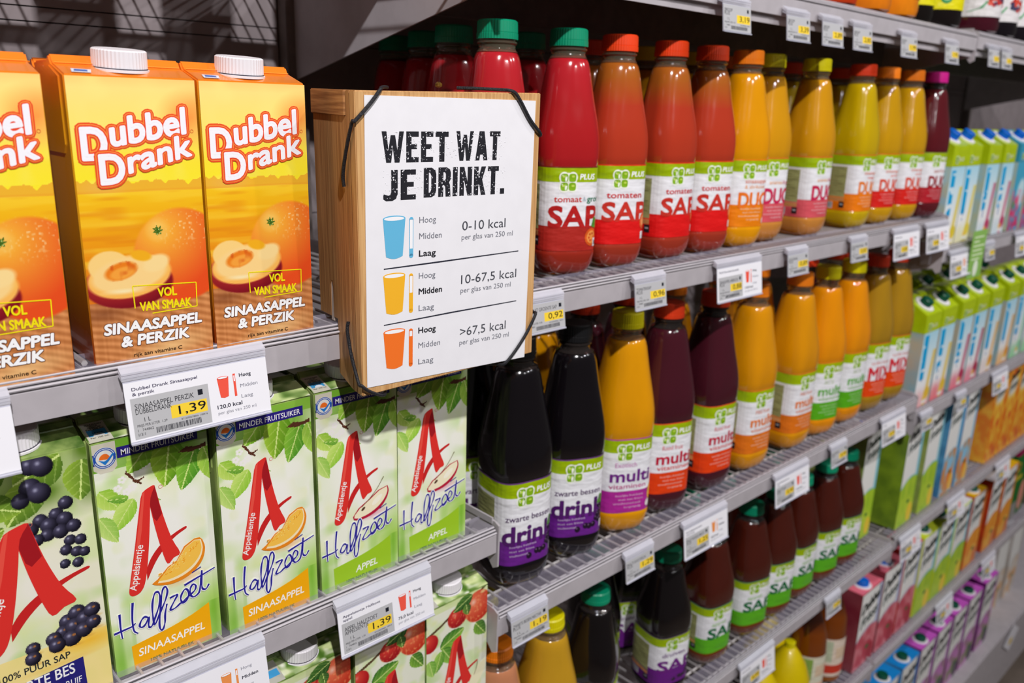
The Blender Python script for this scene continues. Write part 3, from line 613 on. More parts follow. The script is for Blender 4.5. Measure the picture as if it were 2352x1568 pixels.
link('front_board', quadprism((-.0079, .0030), (.1702, .0064), (.1738, -.2284), (-.0040, -.2382), .0008, .0100).me('front_board', M_wood, bevel=.0007), sb)
link('backing_frame', quadprism((-.0076, .0028), (.1699, .0062), (.1735, -.2282), (-.0037, -.2380), .0102, .0168).me('backing_frame', M_wood2, bevel=.0005), sb)
for x0_, x1_ in ((-.0072, -.0012), (.160, .166)):
    prof = [(.0170, .0026), (.0745, .0026), (.0745, -.1812), (.0535, -.1812), (.0535, -.1540), (.0520, -.1500), (.0500, -.1500), (.0485, -.1540), (.0485, -.1812), (.0415, -.1812), (.0415, -.2290), (.0170, -.2370)]
    sd = MB(); n = len(prof); V = [(x0_ + (.0035 * (-.5 - z * 0) * 0 + .0032 * (-z / .237)), y, z) for y, z in prof] + [(x1_ + .0032 * (-z / .237), y, z) for y, z in prof]
    me_ = [tuple(t) for t in tessellate_polygon([[Vector((p[0], p[1], 0)) for p in prof]])]
    sd.add(V, [(i, (i + 1) % n, n + (i + 1) % n, n + i) for i in range(n)] + me_ + [tuple(j + n for j in f[::-1]) for f in me_]); link('side_panel', sd.me('side_panel', M_wood2), sb)

link('bottom_panel', MB().box(.004, .165, .0170, .0425, -.2335, -.2275).me('bottom_panel', M_wood2), sb)
link('top_strip', MB().box(-.0086, .168, .0172, .0755, -.0160, .0030).me('top_strip', M_wood3, bevel=.0006), sb)
link('slot_edge', MB().box(-.0046, -.0038, .0486, .0536, -.1845, -.1510).me('slot', mat('pale_slot_edge', (222, 206, 190), rough=.6, var=.05)), sb)
u = .1638 / 100
M_cord = mat('black_elastic_cord', (34, 34, 40), rough=.55, var=.3, vscale=900, bump=.4)
def cord(P, nm='elastic_cord'):
    Q = [tuple(q) for q in spl(P, 6)] if False else P
    link(nm, MB().tube(Q, .00145, 8).me(nm, M_cord, smooth=True), sb)
def arc3(P, n=6):
    out = []; P = [np.array(p, float) for p in P]; Q = [2 * P[0] - P[1]] + P + [2 * P[-1] - P[-2]]
    for i in range(1, len(Q) - 2):
        for k in range(n):
            t = k / n; out.append(tuple(.5 * ((2 * Q[i]) + (-Q[i - 1] + Q[i + 1]) * t + (2 * Q[i - 1] - 5 * Q[i] + 4 * Q[i + 1] - Q[i + 2]) * t * t + (-Q[i - 1] + 3 * Q[i] - 3 * Q[i + 1] + Q[i + 2]) * t ** 3)))
    return out + [tuple(P[-1])]
cord(arc3([(-.0086, .0185, -.069), (-.0096, .0180, -.060), (-.0098, .0120, -.042), (-.0098, .0016, -.0205), (-.0084, -.0012, -.0185), (.004, -.0016, -.0060), (.0125, -.0010, .0038), (.0150, .0020, .0052), (.0200, .0090, .0058), (.0280, .0190, .0062), (.034, .026, .0060)]))
cord(arc3([(.100, .026, .0078), (.112, .0150, .0080), (.128, .0060, .0078), (.1385, -.0005, .0070), (.145, -.0018, .0010), (.158, -.0018, -.0160), (.1700, -.0012, -.0270), (.1722, .0050, -.0300), (.1722, .0170, -.0330)]))
cord(arc3([(.1752, .0170, -.186), (.1752, .0030, -.1895), (.1740, -.0014, -.1915), (.160, -.0018, -.2130), (.1420, -.0016, -.2320), (.137, .0040, -.2345), (.130, .0150, -.2360)]))
cord(arc3([(-.0070, .0185, -.178), (-.0082, .0178, -.186), (-.0080, .0120, -.205), (-.0070, .0020, -.2260), (-.0056, -.0014, -.2280), (.000, -.0020, -.2330), (.0090, -.0016, -.2380), (.0160, .0010, -.2405), (.0210, .0080, -.2410)]))
link('cord_knot', MB().lathe([(-.002, .0008), (-.001, .003), (.001, .003), (.0025, .001)], 8).me('knot', mat('gold_foil_knot', (150, 110, 40), rough=.4, metal=.6, var=.4, vscale=300), smooth=True), sb, (.078, .020, .0095))
po = thing('poster', 'white calorie poster reading WEET WAT JE DRINKT with three cups', 'poster'); po.rotation_euler = SR
link('paper_sheet', MB().box(0, .1645, .0002, .0006, -.2310, 0).me('paper_sheet', mat('white_paper', (243, 242, 246), rough=.7, var=.012, spec=.2)), po)
a = Art(); K_ = (38, 38, 44)
def blk(a, t, x0, x1, y, cap, c, l, th=.30):
    G = {'W': ([[(0, 0), (.2, 1), (.42, 1), (.5, .52), (.58, 1), (.8, 1), (1, 0), (.79, 0), (.70, .6), (.60, .12), (.40, .12), (.30, .6), (.21, 0)]], 1.45), 'E': ([[(0, 0), (1, 0), (1, .17), (.42, .17), (.42, .41), (.86, .41), (.86, .57), (.42, .57), (.42, .83), (1, .83), (1, 1), (0, 1)]], .84),
         'T': ([[(0, 0), (1, 0), (1, .17), (.70, .17), (.70, 1), (.30, 1), (.30, .17), (0, .17)]], .92), 'A': ([[(.3, 0), (.7, 0), (1, 1), (.66, 1), (.61, .8), (.39, .8), (.34, 1), (0, 1)]], 1.05), 'J': ([[(.55, 0), (1, 0), (1, .80), (.88, .95), (.62, 1.02), (.2, 1.02), (0, .95), (0, .78), (.34, .84), (.48, .82), (.55, .72)]], .78),
         'D': ([[(0, 0), (.62, 0), (.9, .07), (1, .22), (1, .78), (.9, .93), (.62, 1), (0, 1), (0, .84), (.5, .84), (.6, .74), (.6, .26), (.5, .16), (.4, .16), (.4, .84), (0, .84)]], .95), 'R': ([[(0, 0), (.66, 0), (.92, .07), (1, .18), (1, .40), (.86, .52), (.94, .60), (1, 1), (.6, 1), (.56, .66), (.46, .60), (.40, .60), (.40, .45), (.52, .45), (.6, .38), (.6, .22), (.52, .16), (.40, .16), (.40, 1), (0, 1)]], .97),
         'I': ([[(0, 0), (1, 0), (1, 1), (0, 1)]], .38), 'N': ([[(0, 0), (.36, 0), (.64, .52), (.64, 0), (1, 0), (1, 1), (.66, 1), (.36, .44), (.36, 1), (0, 1)]], 1.0), 'K': ([[(0, 0), (.38, 0), (.38, .38), (.62, 0), (1, 0), (.70, .46), (1, 1), (.62, 1), (.46, .62), (.38, .72), (.38, 1), (0, 1)]], .98), '.': ([[(0, .80), (1, .80), (1, 1), (0, 1)]], .36)}
    gap = .16; W = sum(G[q][1] for q in t) + gap * (len(t) - 1); k = (x1 - x0) / W; x = x0
    for q in t:
        for P in G[q][0]:
            if q == 'D':
                a.poly([(x + p * G[q][1] * k, y - cap + v * cap) for p, v in [(0, 0), (.62, 0), (.9, .07), (1, .22), (1, .5), (.6, .5), (.6, .26), (.5, .16), (0, .16)]], c, l); a.poly([(x + p * G[q][1] * k, y - cap + v * cap) for p, v in [(1, .5), (1, .78), (.9, .93), (.62, 1), (0, 1), (0, .84), (.5, .84), (.6, .74), (.6, .5)]], c, l); a.rect(x, y - .86 * cap, .40 * G[q][1] * k, .72 * cap, c, l + .1)
            else: a.poly([(x + p * G[q][1] * k, y - cap + v * cap) for p, v in P], c, l)
        x += (G[q][1] + gap) * k
for tx, x0, x1, y in (('WEET', 8.8, 46.1, 30.4), ('WAT', 50.7, 78, 30.1), ('JE', 9.5, 27.5, 48.2), ('DRINKT.', 32, 81.6, 47.6)):
    blk(a, tx, x0, x1, y, 14.4, K_, 1)
for k in range(520):
    x = 8.8 + rng.random() * 73; y = (16 if rng.random() < .5 else 33.3) + rng.random() * 14; r_ = .12 + .28 * rng.random() ** 3; a.disc(x, y, r_ * (1 + rng.random()), r_, (236, 236, 240), 2, 5, rot=rng.random() * 3)
G_ = (120, 122, 132)
for i, (y, cc, fill, hb) in enumerate([(57, (104, 188, 226), 72.4, 2), (85.2, (250, 186, 44), 94.8, 1), (113.8, (250, 120, 40), 117.6, 0)]):
    a.poly([(9.2, y), (21.7, y)] + [(20.2 - k * 1.55, y + 18.6 + 1.2 * math.sin(math.pi * (k + .0) / 6)) for k in range(7)][::1], cc, 1)
    a.disc(15.45, y, 6.25, 1.5, cc, 1.2, 28); a.disc(15.45, y + .05, 5.6, .95, (250, 250, 252), 1.6, 28)
    a.rect(23.9, y + .8, 2.3, 18.2, cc, 1); a.disc(25.05, y + .8, 1.15, 1.1, cc, 1, 16); a.disc(25.05, y + 19, 1.15, 1.1, cc, 1, 16)
    a.rect(24.25, y + 1, 1.6, fill - y - 1, (250, 250, 252), 1.5)
    for j, (tx, x1) in enumerate((('Hoog', 39.4), ('Midden', 42.9), ('Laag', 38.8))):
        b = j == hb; a.text(tx, 29.6, x1 + (.6 if b else 0), y + 3 + j * 8.1 + (.6 if j == 2 else 0), 3.0, K_ if b else G_, 1, bold=.022 if b else -.012, res=3)
    tx, x1 = (('0-10 kcal', 83.3), ('10-67,5 kcal', 92), ('>67,5 kcal', 86))[i]
    a.text(tx, 55.4, x1, y + 8.4, 4.7, (70, 72, 80), 1, bold=-.016, slope=-.004); a.text('per glas van 250 ml', 55.2, 88.4, y + 13.2, 2.7, G_, 1, bold=-.012)
a.line([(9.6, 81.4), (40, 80.6), (92.8, 79)], [.55, .75, .5], (40, 42, 56), 1); a.line([(9.5, 109.8), (50, 108.2), (92.8, 107)], [.5, .75, .5], (40, 42, 56), 1)
link('poster_print', a.me('poster_print', M_paper, lambda x, y, l: (x * u, .0001 - l * .00006, -y * u)), po)

# ------------------------------------------------------------------ price tickets
def cup_icon(a, x, y, s_, c, l=2):
    a.poly([(x, y), (x + 6.2 * s_, y), (x + 5.3 * s_, y + 10.2 * s_), (x + 3 * s_, y + 10.8 * s_), (x + 1 * s_, y + 10.2 * s_)], c, l); a.disc(x + 3.1 * s_, y, 3.1 * s_, .8 * s_, c, l, 18); a.disc(x + 3.1 * s_, y, 2.7 * s_, .5 * s_, (250, 250, 252), l + .4, 18)
    a.rect(x + 8.6 * s_, y - 1 * s_, 1.3 * s_, 12 * s_, c, l); a.rect(x + 8.9 * s_, y, .7 * s_, 3 * s_, (250, 250, 252), l + .4)
def grey_card(a, x, y, w_, h_, l1, l2, price, pl, big=1):
    a.rect(x, y, w_, h_, (190, 190, 192), 1); a.rect(x + w_ * .855, y + h_ * .10, w_ * .065, h_ * .14, (28, 30, 40), 2)
    k = (40, 40, 46)
    a.text(l1, x + w_ * .045, x + w_ * min(.045 + .046 * len(l1), .80), y + h_ * .27, h_ * .125, k, 2, bold=-.005)
    a.text(l2, x + w_ * .045, x + w_ * min(.045 + .046 * len(l2), .5), y + h_ * .40, h_ * .125, k, 2, bold=-.005)
    a.rect(x + w_ * .48, y + h_ * .36, w_ * .48, h_ * .32, (250, 214, 60), 1.6); a.text(price, x + w_ * .58, x + w_ * .94, y + h_ * .61, h_ * .21, (24, 24, 30), 2.4, bold=.004)
    a.text('1 L', x + w_ * .14, x + w_ * .22, y + h_ * .60, h_ * .10, k, 2); a.text('PRIJS PER LITER  ' + pl, x + w_ * .045, x + w_ * .42, y + h_ * .71, h_ * .06, k, 2)
    a.text('1   744862', x + w_ * .045, x + w_ * .24, y + h_ * .82, h_ * .06, k, 2); a.text('1/3/1', x + w_ * .045, x + w_ * .13, y + h_ * .93, h_ * .07, k, 2)
    a.text('8713300078066  100416', x + w_ * .6, x + w_ * .95, y + h_ * .765, h_ * .045, k, 2)
    xx = x + w_ * .27; r_ = random.Random(price + l1)
    while xx < x + w_ * .86:
        ww = w_ * (.004 + .008 * r_.random()); a.rect(xx, y + h_ * .80, ww, h_ * .14, (50, 50, 58), 2); xx += ww + w_ * (.004 + .006 * r_.random())
TKN = {}
def ticket(x0, zs, kind, lab, l1='', l2='', price='1,39', t1='', t2='', kcal='', lvl=0, cc=(244, 90, 70), y=YF, pl=None, drop=.0):
    """zs: shelf surface height"""
    pl = pl or price; w_ = .107 if kind == 'L' else .0585
    t = thing('price_ticket', lab, 'price tag', (x0, y - .0095, zs - .0100 - drop), 0, 'price tickets hanging on the shelf rails')
    h_ = .0425 if kind == 'L' else .0285; lean = .13
    a = Art(); H = h_ * 1000; W = w_ * 1000
    if kind == 'L':
        a.rect(0, 0, W, H, (244, 243, 248), 0); a.text(t1, 5.2, 5.2 + min(1.95 * len(t1), 50), 6.2, 2.2, (58, 52, 84), 2, bold=.012)
        if t2: a.text(t2, 5.2, 5.2 + 1.9 * len(t2), 9.8, 2.2, (58, 52, 84), 2, bold=.012)
        grey_card(a, 3.2, 11.6, 56, 29.6, l1, l2, price, pl)
        cup_icon(a, 66.5, 9.5, 1.45, cc)
        for j, s_ in enumerate(('Hoog', 'Midden', 'Laag')):
            b = j == lvl; a.text(s_, 84, 84 + 2.35 * len(s_), 11.4 + 8.2 * j, 2.7, (60, 60, 74) if b else (140, 140, 152), 2, bold=.02 if b else -.01)
        a.text(kcal, 64.5, 64.5 + 1.95 * len(kcal), 32.6, 2.8, (60, 60, 74), 2, bold=.018); a.text('per glas van 250 ml', 64.5, 95, 37, 2.4, (150, 150, 160), 2, bold=-.01)
    else: grey_card(a, 0, 0, W, H, l1, l2, price, pl)
    f = lambda x, y_, l: (x / 1000, -.0002 - l * .00007 - math.sin(lean) * y_ / 1000, -math.cos(lean) * y_ / 1000)
    link('printed_card', a.me('printed_card', M_paper, f), t)
    hb = MB(); yb = math.sin(lean) * h_
    hb.prism_x([(.0003, .0008), (.0007, .0008), (.0007 - yb, -h_ - .0012), (-.0016 - yb, -h_ - .0018), (-.0018 - yb, -h_ - .0006), (.0001 - yb, -h_ - .0002)], 0, w_)
    link('card_backing', hb.me('card_backing', mat('translucent_backing', (206, 206, 220), rough=.2, var=.03)), t)
    hc = MB()
    for (ya, za, yb_, zb, r_) in [(.0002, .0012, .0066, .0040, .0005), (.0002, .0032, .0066, .0072, .0005), (.0, .0056, .0062, .0102, .0006)]:
        hc.prism_x([(ya, za), (yb_, zb), (yb_, zb + .0012), (ya, za + .0014)], -.0005, w_ + .0005)
    link('ticket_holder', hc.me('ticket_holder', M_hold), t)
    return t
for k in (0,):
    ticket(-.3555, -.188, 'L', 'white and grey ticket cut off by the left edge, above the blackcurrant carton', 'APPELSAP', 'HUISMERK', '0,99', 'Appelsap', '', '105,0 kcal', 0)
ticket(-.1795, -.188, 'L', 'white ticket with a red cup, price 1,39, under the orange and peach cartons', 'SINAASAPPEL PERZIK', 'DUBBELDRANK', '1,39', 'Dubbel Drank Sinaasappel', '& perzik', '120,0 kcal', 0)
ticket(-.194, -.442, 'L', 'white ticket with a pale orange cup, at the bottom edge under the orange-slice cartons', 'SINAAS HALFZOET', 'APPELSIENTJE', '1,39', 'Appelsientje Halfzoet', 'sinaasappel', '65,0 kcal', 1, cc=(240, 150, 80))
ticket(-.0165, -.442, 'L', 'white ticket with a red cup, price 1,39, under the apple-slice cartons', 'APPEL HALFZOET', 'APPELSIENTJE', '1,39', 'Appelsientje Halfzoet', 'appel', '75,0 kcal', 0)
ticket(.2075, -.188, 'S', 'small grey ticket priced 0,92 half hidden by the wooden sign', 'TOMAAT GROENTE SAP', 'PLUS', '0,92')
ticket(.3835, -.188, 'S', 'small grey ticket priced 0,96 under the first tomato bottles', 'TOMATENSAP', 'PLUS', '0,96')
ticket(.5495, -.188, 'L', 'white ticket priced 0,88 on the rail below the tomato bottles', 'SINAASAPPEL ABRIKOOS', 'PLUS', '0,88', 'PLUS Duo drank & perzik', '', '110,0 kcal', 0)
ticket(.7270, -.188, 'S', 'small grey ticket priced 0,89 between the 0,88 ticket and the next grey one', 'DUO DRANK', 'PLUS', '0,89')
ticket(.9220, -.188, 'S', 'small grey ticket priced 0,87 second from the right on the tomato shelf rail', 'DUO DRANK MANGO', 'PLUS', '0,87')
ticket(1.0800, -.188, 'L', 'white ticket priced 0,85 under the last yellow juice bottles', 'DUO DRANK', 'PLUS', '0,85', 'PLUS Duo drank', '', '100,0 kcal', 0)
ticket(1.2200, -.188, 'L', 'white ticket at the right end of the tomato and juice shelf rail', 'DUO DRANK', 'PLUS', '0,84', 'PLUS Duo drank', '', '90,0 kcal', 0, drop=.001)
ticket(.2035, -.55, 'S', 'small grey ticket priced 1,19 below the blackcurrant drink bottles', 'ZWARTE BESSEN NECTAR', 'PLUS', '1,19')
ticket(.4035, -.55, 'S', 'small grey ticket priced 1,29 below the exotic yellow bottle', 'MULTI EXOTISCH', 'PLUS', '1,29')
ticket(.5290, -.55, 'L', 'white ticket priced 1,25 with an orange cup, below the dark red bottles', 'MULTI ROOD FRUIT', 'PLUS', '1,25', 'PLUS Multivitaminen', 'rood fruit', '60,0 kcal', 1, cc=(240, 150, 80))
ticket(.7710, -.55, 'L', 'white ticket priced 0,95 below the orange multivitamin bottles', 'MULTI MILD', 'PLUS', '0,95', 'PLUS Multivitaminen', 'mild', '110,0 kcal', 0)
ticket(.9560, -.55, 'S', 'small grey ticket above the last dark apple bottles', 'ACE DRINK', 'PLUS', '0,99')
ticket(1.1560, -.55, 'L', 'white ticket at the right end of the orange multivitamin shelf rail', 'MIX DRANK', 'PLUS', '0,79', 'PLUS Mix', '', '90,0 kcal', 0)
ticket(.7320, -.878, 'L', 'white ticket at the bottom edge below the apple juice bottles', 'APPELSAP', 'PLUS', '0,99', 'PLUS Appelsap', '', '105,0 kcal', 0)
ticket(1.0260, -.878, 'S', 'small grey ticket above the amber bottles at the bottom', 'APPELSAP TROEBEL', 'PLUS', '1,09')
UP = [(.51, 'leftmost'), (.653, 'second'), (.746, 'third'), (.836, 'fourth'), (.996, 'fifth'), (1.172, 'sixth')]
for i, (x, nme) in enumerate(UP): ticket(x, .1245, 'S', nme + ' small grey ticket on the high rail above the tomato bottles', 'SIROOP', 'PLUS', ['3,19', '3,39', '2,89', '2,85', '1,99', '1,95'][i])
ticket(1.375, .1290, 'S', 'left small grey ticket on the highest rail of the right bay', 'SIROOP', 'ROOD', '2,19'); ticket(1.446, .1290, 'S', 'right small grey ticket on the highest rail of the right bay', 'SIROOP', 'BOSVRUCHT', '2,25')
ticket(1.362, -.247, 'L', 'white ticket left of the green shelf card in the right bay', 'DRINK ORIGINAL', 'PLUS', '0,79', 'PLUS Drink', '', '80,0 kcal', 1, drop=.006, cc=(240, 150, 80))
ticket(1.552, -.247, 'S', 'small grey ticket right of the green shelf card', 'DRINK', 'PLUS', '0,75', drop=.004)
ticket(1.745, -.247, 'L', 'white ticket at the right photo edge under the blue-capped cartons', 'DRINK', 'PLUS', '0,75', 'PLUS Drink', '', '80,0 kcal', 0)
ticket(1.352, -.585, 'S', 'small grey ticket at the left end of the green-capped carton shelf', 'FRISDRANK', 'PLUS', '0,69'); ticket(1.545, -.585, 'S', 'small grey ticket in the middle of the green-capped carton shelf', 'FRISDRANK', 'PLUS', '0,72')
ticket(1.775, -.585, 'L', 'white ticket above the orange patterned cartons, right bay', 'DUBBEL FRISSS', 'PERZIK', '1,09', 'Dubbelfrisss', '', '60,0 kcal', 1)
ticket(1.300 + .055, -.870, 'L', 'white ticket above the pink cartons, right bay', 'DUBBEL FRISSS', 'FRAMBOOS', '1,09', 'Dubbelfrisss', '', '60,0 kcal', 1)
ticket(1.62, -.870, 'L', 'white ticket above the lime cartons with green caps, right bay', 'DUBBEL FRISSS', 'LIMOEN', '1,09', 'Dubbelfrisss', '', '60,0 kcal', 1)
ticket(1.95, -.870, 'L', 'white ticket above the red and orange cartons at far right', 'DUBBEL FRISSS', 'SINAAS', '1,09', 'Dubbelfrisss', '', '60,0 kcal', 1)
ticket(1.68, -1.175, 'L', 'white ticket above the purple cartons, right bay', 'DUBBEL FRISSS', 'DRUIF', '1,09', 'Dubbelfrisss', '', '60,0 kcal', 1)
ticket(2.00, -1.175, 'L', 'white ticket above the last purple cartons at far right', 'DUBBEL FRISSS', 'DRUIF', '1,09', 'Dubbelfrisss', '', '60,0 kcal', 1)
tk = thing('shelf_card', 'tall light green promotional card clipped to the right bay rail', 'card', (1.452, .030, -.318))
link('card_panel', MB().box(0, .078, 0, .0008, 0, .098).me('card', mat('light_green_card', (146, 196, 96), rough=.5, var=.03), bevel=.0003), tk)
a = Art()
for i, wd in enumerate((52, 30, 62, 50, 58, 44)): a.rect(10, 14 + i * 9, wd, 3, (226, 240, 200), 1)
a.disc(40, 80, 13, 17, (232, 242, 220), 1, 20)
link('card_print', a.me('card_print', M_paper, lambda x, y, l: (x * .001, -.0002 - l * .0001, .1 - y * .001)), tk)
dk = thing('shelf_card', 'square white ticket turned on its corner on the bottom deck front', 'price tag', (2.43, .022, -1.60))
a = Art(); a.poly([(0, -62), (70, 0), (0, 62), (-70, 0)], (226, 224, 230), 1); a.rect(-14, 4, 28, 26, (226, 196, 70), 2)
link('printed_card', a.me('printed_card', M_paper, lambda x, y, l: (x * .0011, -l * .0002, -y * .0008)), dk)

# ------------------------------------------------------------------ juice bottles
PROF = [(0, .10, 2.2), (.004, .60, 3), (.012, .74, 3), (.03, .86, 3.2), (.06, .945, 3.3), (.095, .985, 3.4), (.108, .985, 3.4), (.112, .965, 3.4), (.465, .965, 3.4), (.472, .985, 3.4), (.50, 1.0, 3.3), (.54, 1.01, 3.2), (.58, .995, 3.1), (.62, .955, 3.0), (.67, .895, 2.8), (.72, .83, 2.6), (.77, .77, 2.45), (.82, .715, 2.3), (.85, .68, 2.2), (.87, .64, 2.1), (.882, .60, 2.0), (.889, .55, 2.0)]
def sq(t, n): c_, s_ = math.cos(t), math.sin(t); return (math.copysign(abs(c_) ** (2 / n), c_), math.copysign(abs(s_) ** (2 / n), s_))
def perim(n, N=720):
    t = np.linspace(-math.pi, math.pi, N + 1) - math.pi / 2; P = np.array([sq(x, n) for x in t]); d = np.hypot(*np.diff(P, axis=0).T); s_ = np.concatenate([[0], np.cumsum(d)]); return s_ - s_[N // 2], P
PS, PP = perim(3.4)
def body_me(h, r, m_, name='bottle_body', N=48):
    V = []; F = []; ts = [math.radians(k * 360 / N) for k in range(N)]
    for z, q, n in PROF:
        for t in ts: x, y = sq(t, n); V.append((x * q * r, y * q * r, z * h))
    for i in range(len(PROF) - 1):
        for k in range(N): F.append((i * N + k, i * N + (k + 1) % N, (i + 1) * N + (k + 1) % N, (i + 1) * N + k))
    F += [tuple(range(N))[::-1], tuple(range(len(V) - N, len(V)))]
    return mesh(name, V, F, m_, smooth=True)
def clover(a, cx, cy, r, l, dark=(132, 180, 20)):
    a.disc(cx, cy, r * 1.02, r * 1.02, (240, 244, 225), l, 20)
    for dx, dy in ((-1, -1), (1, -1), (-1, 1), (1, 1)):
        a.disc(cx + dx * r * .52, cy + dy * r * .52, r * .60, r * .60, (246, 248, 236), l + .2, 16)
        a.poly([(cx + dx * r * (.48 + .45 * math.copysign(abs(math.cos(t)) ** .6, math.cos(t))), cy + dy * r * (.48 + .45 * math.copysign(abs(math.sin(t)) ** .6, math.sin(t)))) for t in [k_ * math.pi / 8 for k_ in range(16)]], dark, l + .5); a.disc(cx + dx * r * .56, cy + dy * r * .5 - r * .12, r * .2, r * .12, (196, 222, 90), l + .8, 10)
LH = 138.
def lab_art(k):
    line, band, words, extra, tiny = k['line'], k['band'], k['words'], k.get('extra'), k.get('tiny', 1)
    a = Art(); P = 182.5; a.rect(-P, 0, 2 * P, LH, (238, 238, 242), 0); a.rect(-P, 0, 2 * P, 25, (158, 186, 0), .5); a.rect(-P, 0, 2 * P, 2.2, line, 1); a.rect(-P, k.get('bt', 95), 2 * P, LH - k.get('bt', 95), band, .5)
    clover(a, -12, 25, 15, 1.5); a.text('PLUS', 9, 38, 20.5, 8.6, (248, 248, 250), 1.5, bold=.03, shear=.12)
    for w_ in words: a.text(w_[0], w_[1], w_[2], w_[3], w_[4], w_[5], 3, bold=w_[6] if len(w_) > 6 else .02)
    if tiny:
        for i, (x0, x1) in enumerate(((-38, 12), (-38, 8), (-38, -4)) if tiny == 1 else ((-26, 30), (-20, 30), (-30, 26), (-8, 26))): a.text(('heerlijke fruitdrank', 'met een frisse', 'vruchtensmaak', 'hoogwaardig')[i], x0, x1, k.get('bt', 95) + 10 + i * 7.5, 3.6, tuple(int(c_ * .3 + 170) for c_ in band), 2, bold=.01, res=1)
    if extra == 'berry':
        for x, y in [(42, 78), (48, 84), (40, 88), (50, 92), (44, 98), (38, 104), (48, 106), (40, 114), (34, 110), (28, 120), (20, 122), (13, 121), (-2, 126), (44, 112)]: a.disc(x, y, 5.2, 5.4, (34, 20, 40), 4, 12); a.disc(x - 1.6, y - 2, 1.6, 1.4, (120, 90, 130), 4.4, 7)
        a.poly([(34, 84), (40, 68), (52, 72), (46, 86)], (90, 150, 50), 4.6); a.rect(44, 116, 10, 14, (225, 225, 230), 4.8)
    elif extra == 'tom':
        a.disc(38, 116, 15, 15, (220, 90, 30), 4, 20); a.disc(38, 116, 11, 11, (240, 150, 70), 4.4, 18)
        for k_ in range(6): a.disc(38 + 6 * math.cos(k_), 116 + 6 * math.sin(k_), 2, 2, (200, 60, 20), 4.8, 8)
        a.poly([(36, 98), (42, 82), (54, 86), (50, 102)], (80, 150, 50), 4.5); a.rect(42, 118, 13, 14, (235, 235, 238), 5); a.text('38', 44, 53, 129, 7, (60, 60, 60), 5.4, bold=.02)
    elif extra == 'tom2':
        a.disc(45, 98, 11, 15, (228, 100, 50), 4, 18); a.disc(45, 98, 7, 9, (246, 160, 100), 4.4, 16); a.rect(38, 117, 14, 13, (238, 238, 240), 5)
    elif extra == 'fruit':
        a.disc(50, 106, 9, 16, (250, 190, 60), 4, 16); a.disc(52, 104, 5, 12, (255, 226, 120), 4.4, 14); a.disc(44, 126, 7, 7, (240, 236, 230), 4.6, 12)
    # side with nutrition panel
    a.rect(-134, 30, 66, 74, (158, 160, 104), 1); 
    for i in range(11): a.rect(-130, 34 + i * 6.2, 40 if i % 3 else 56, 1.3, (112, 116, 70), 2)
    a.rect(-134, 106, 66, 9, (214, 150, 90), 1); a.rect(-134, 118, 36, 16, (206, 206, 210), 1)
    for i in range(12): a.rect(-132 + i * 2.7, 119, 1.1, 13, (70, 70, 76), 2)
    a.rect(-80, 116, 14, 15, (36, 34, 38), 1.5); a.rect(-77, 121, 8, 3, (180, 180, 186), 2)
    a.rect(80, 34, 50, 60, (226, 226, 220), 1)
    return a
def lab_me(k, h, r):
    q = .972 * r; zt = .462 * h; sy = (.462 - .115) * h / LH
    def f(x, y, l):
        s_ = x / 182.5 * PS[-1]; px = np.interp(s_, PS, PP[:, 0]); py = np.interp(s_, PS, PP[:, 1]); rr = q + .0002 + l * .00007
        if l < .1: pass
        return (px * rr, py * rr, zt - y * sy + .0006 * math.sin(x * .11 + y * .07) * 0)
    cuts = [x for x in range(-180, 181, 8)] + [x + d for x in (-137, -46, 46, 137) for d in (-7, 0, 7, 3)]
    return lab_art(k).me('label', M_lab, f, cuts)
NECK = {}
def cap_me(m_, h):
    hc = .068 * h; r = .0206
    return MB().lathe([(.932 * h, r), (.932 * h + hc * .30, r), (.932 * h + hc * .32, r * .975), (.932 * h + hc * .36, r * .985), (h - .0015, r * .965), (h, r * .90), (h, .0005)], 88, ribs=1, rib=.0003).me('cap', m_)
M_neck = mat('clear_bottle_neck', (196, 184, 156), rough=.03, trans=.88, coat=.5, var=.02)
M_neckd = mat('dark_bottle_neck', (52, 46, 44), rough=.06, trans=.3, coat=.8, var=.05)
def cm(n, c_): return mat('cap_' + n, c_, rough=.38, coat=.15, var=.02)
CAP = dict(green=cm('green', (0, 146, 106)), red=cm('orange_red', (244, 70, 22)), orange=cm('orange', (250, 132, 20)), yellow=cm('yellow', (224, 212, 0)), magenta=cm('magenta', (208, 26, 140)), black=cm('black', (22, 22, 24)), ored=cm('deep_orange', (226, 62, 24)), ora2=cm('amber', (236, 128, 20)))
OR, RD = (232, 104, 30), (206, 30, 44)
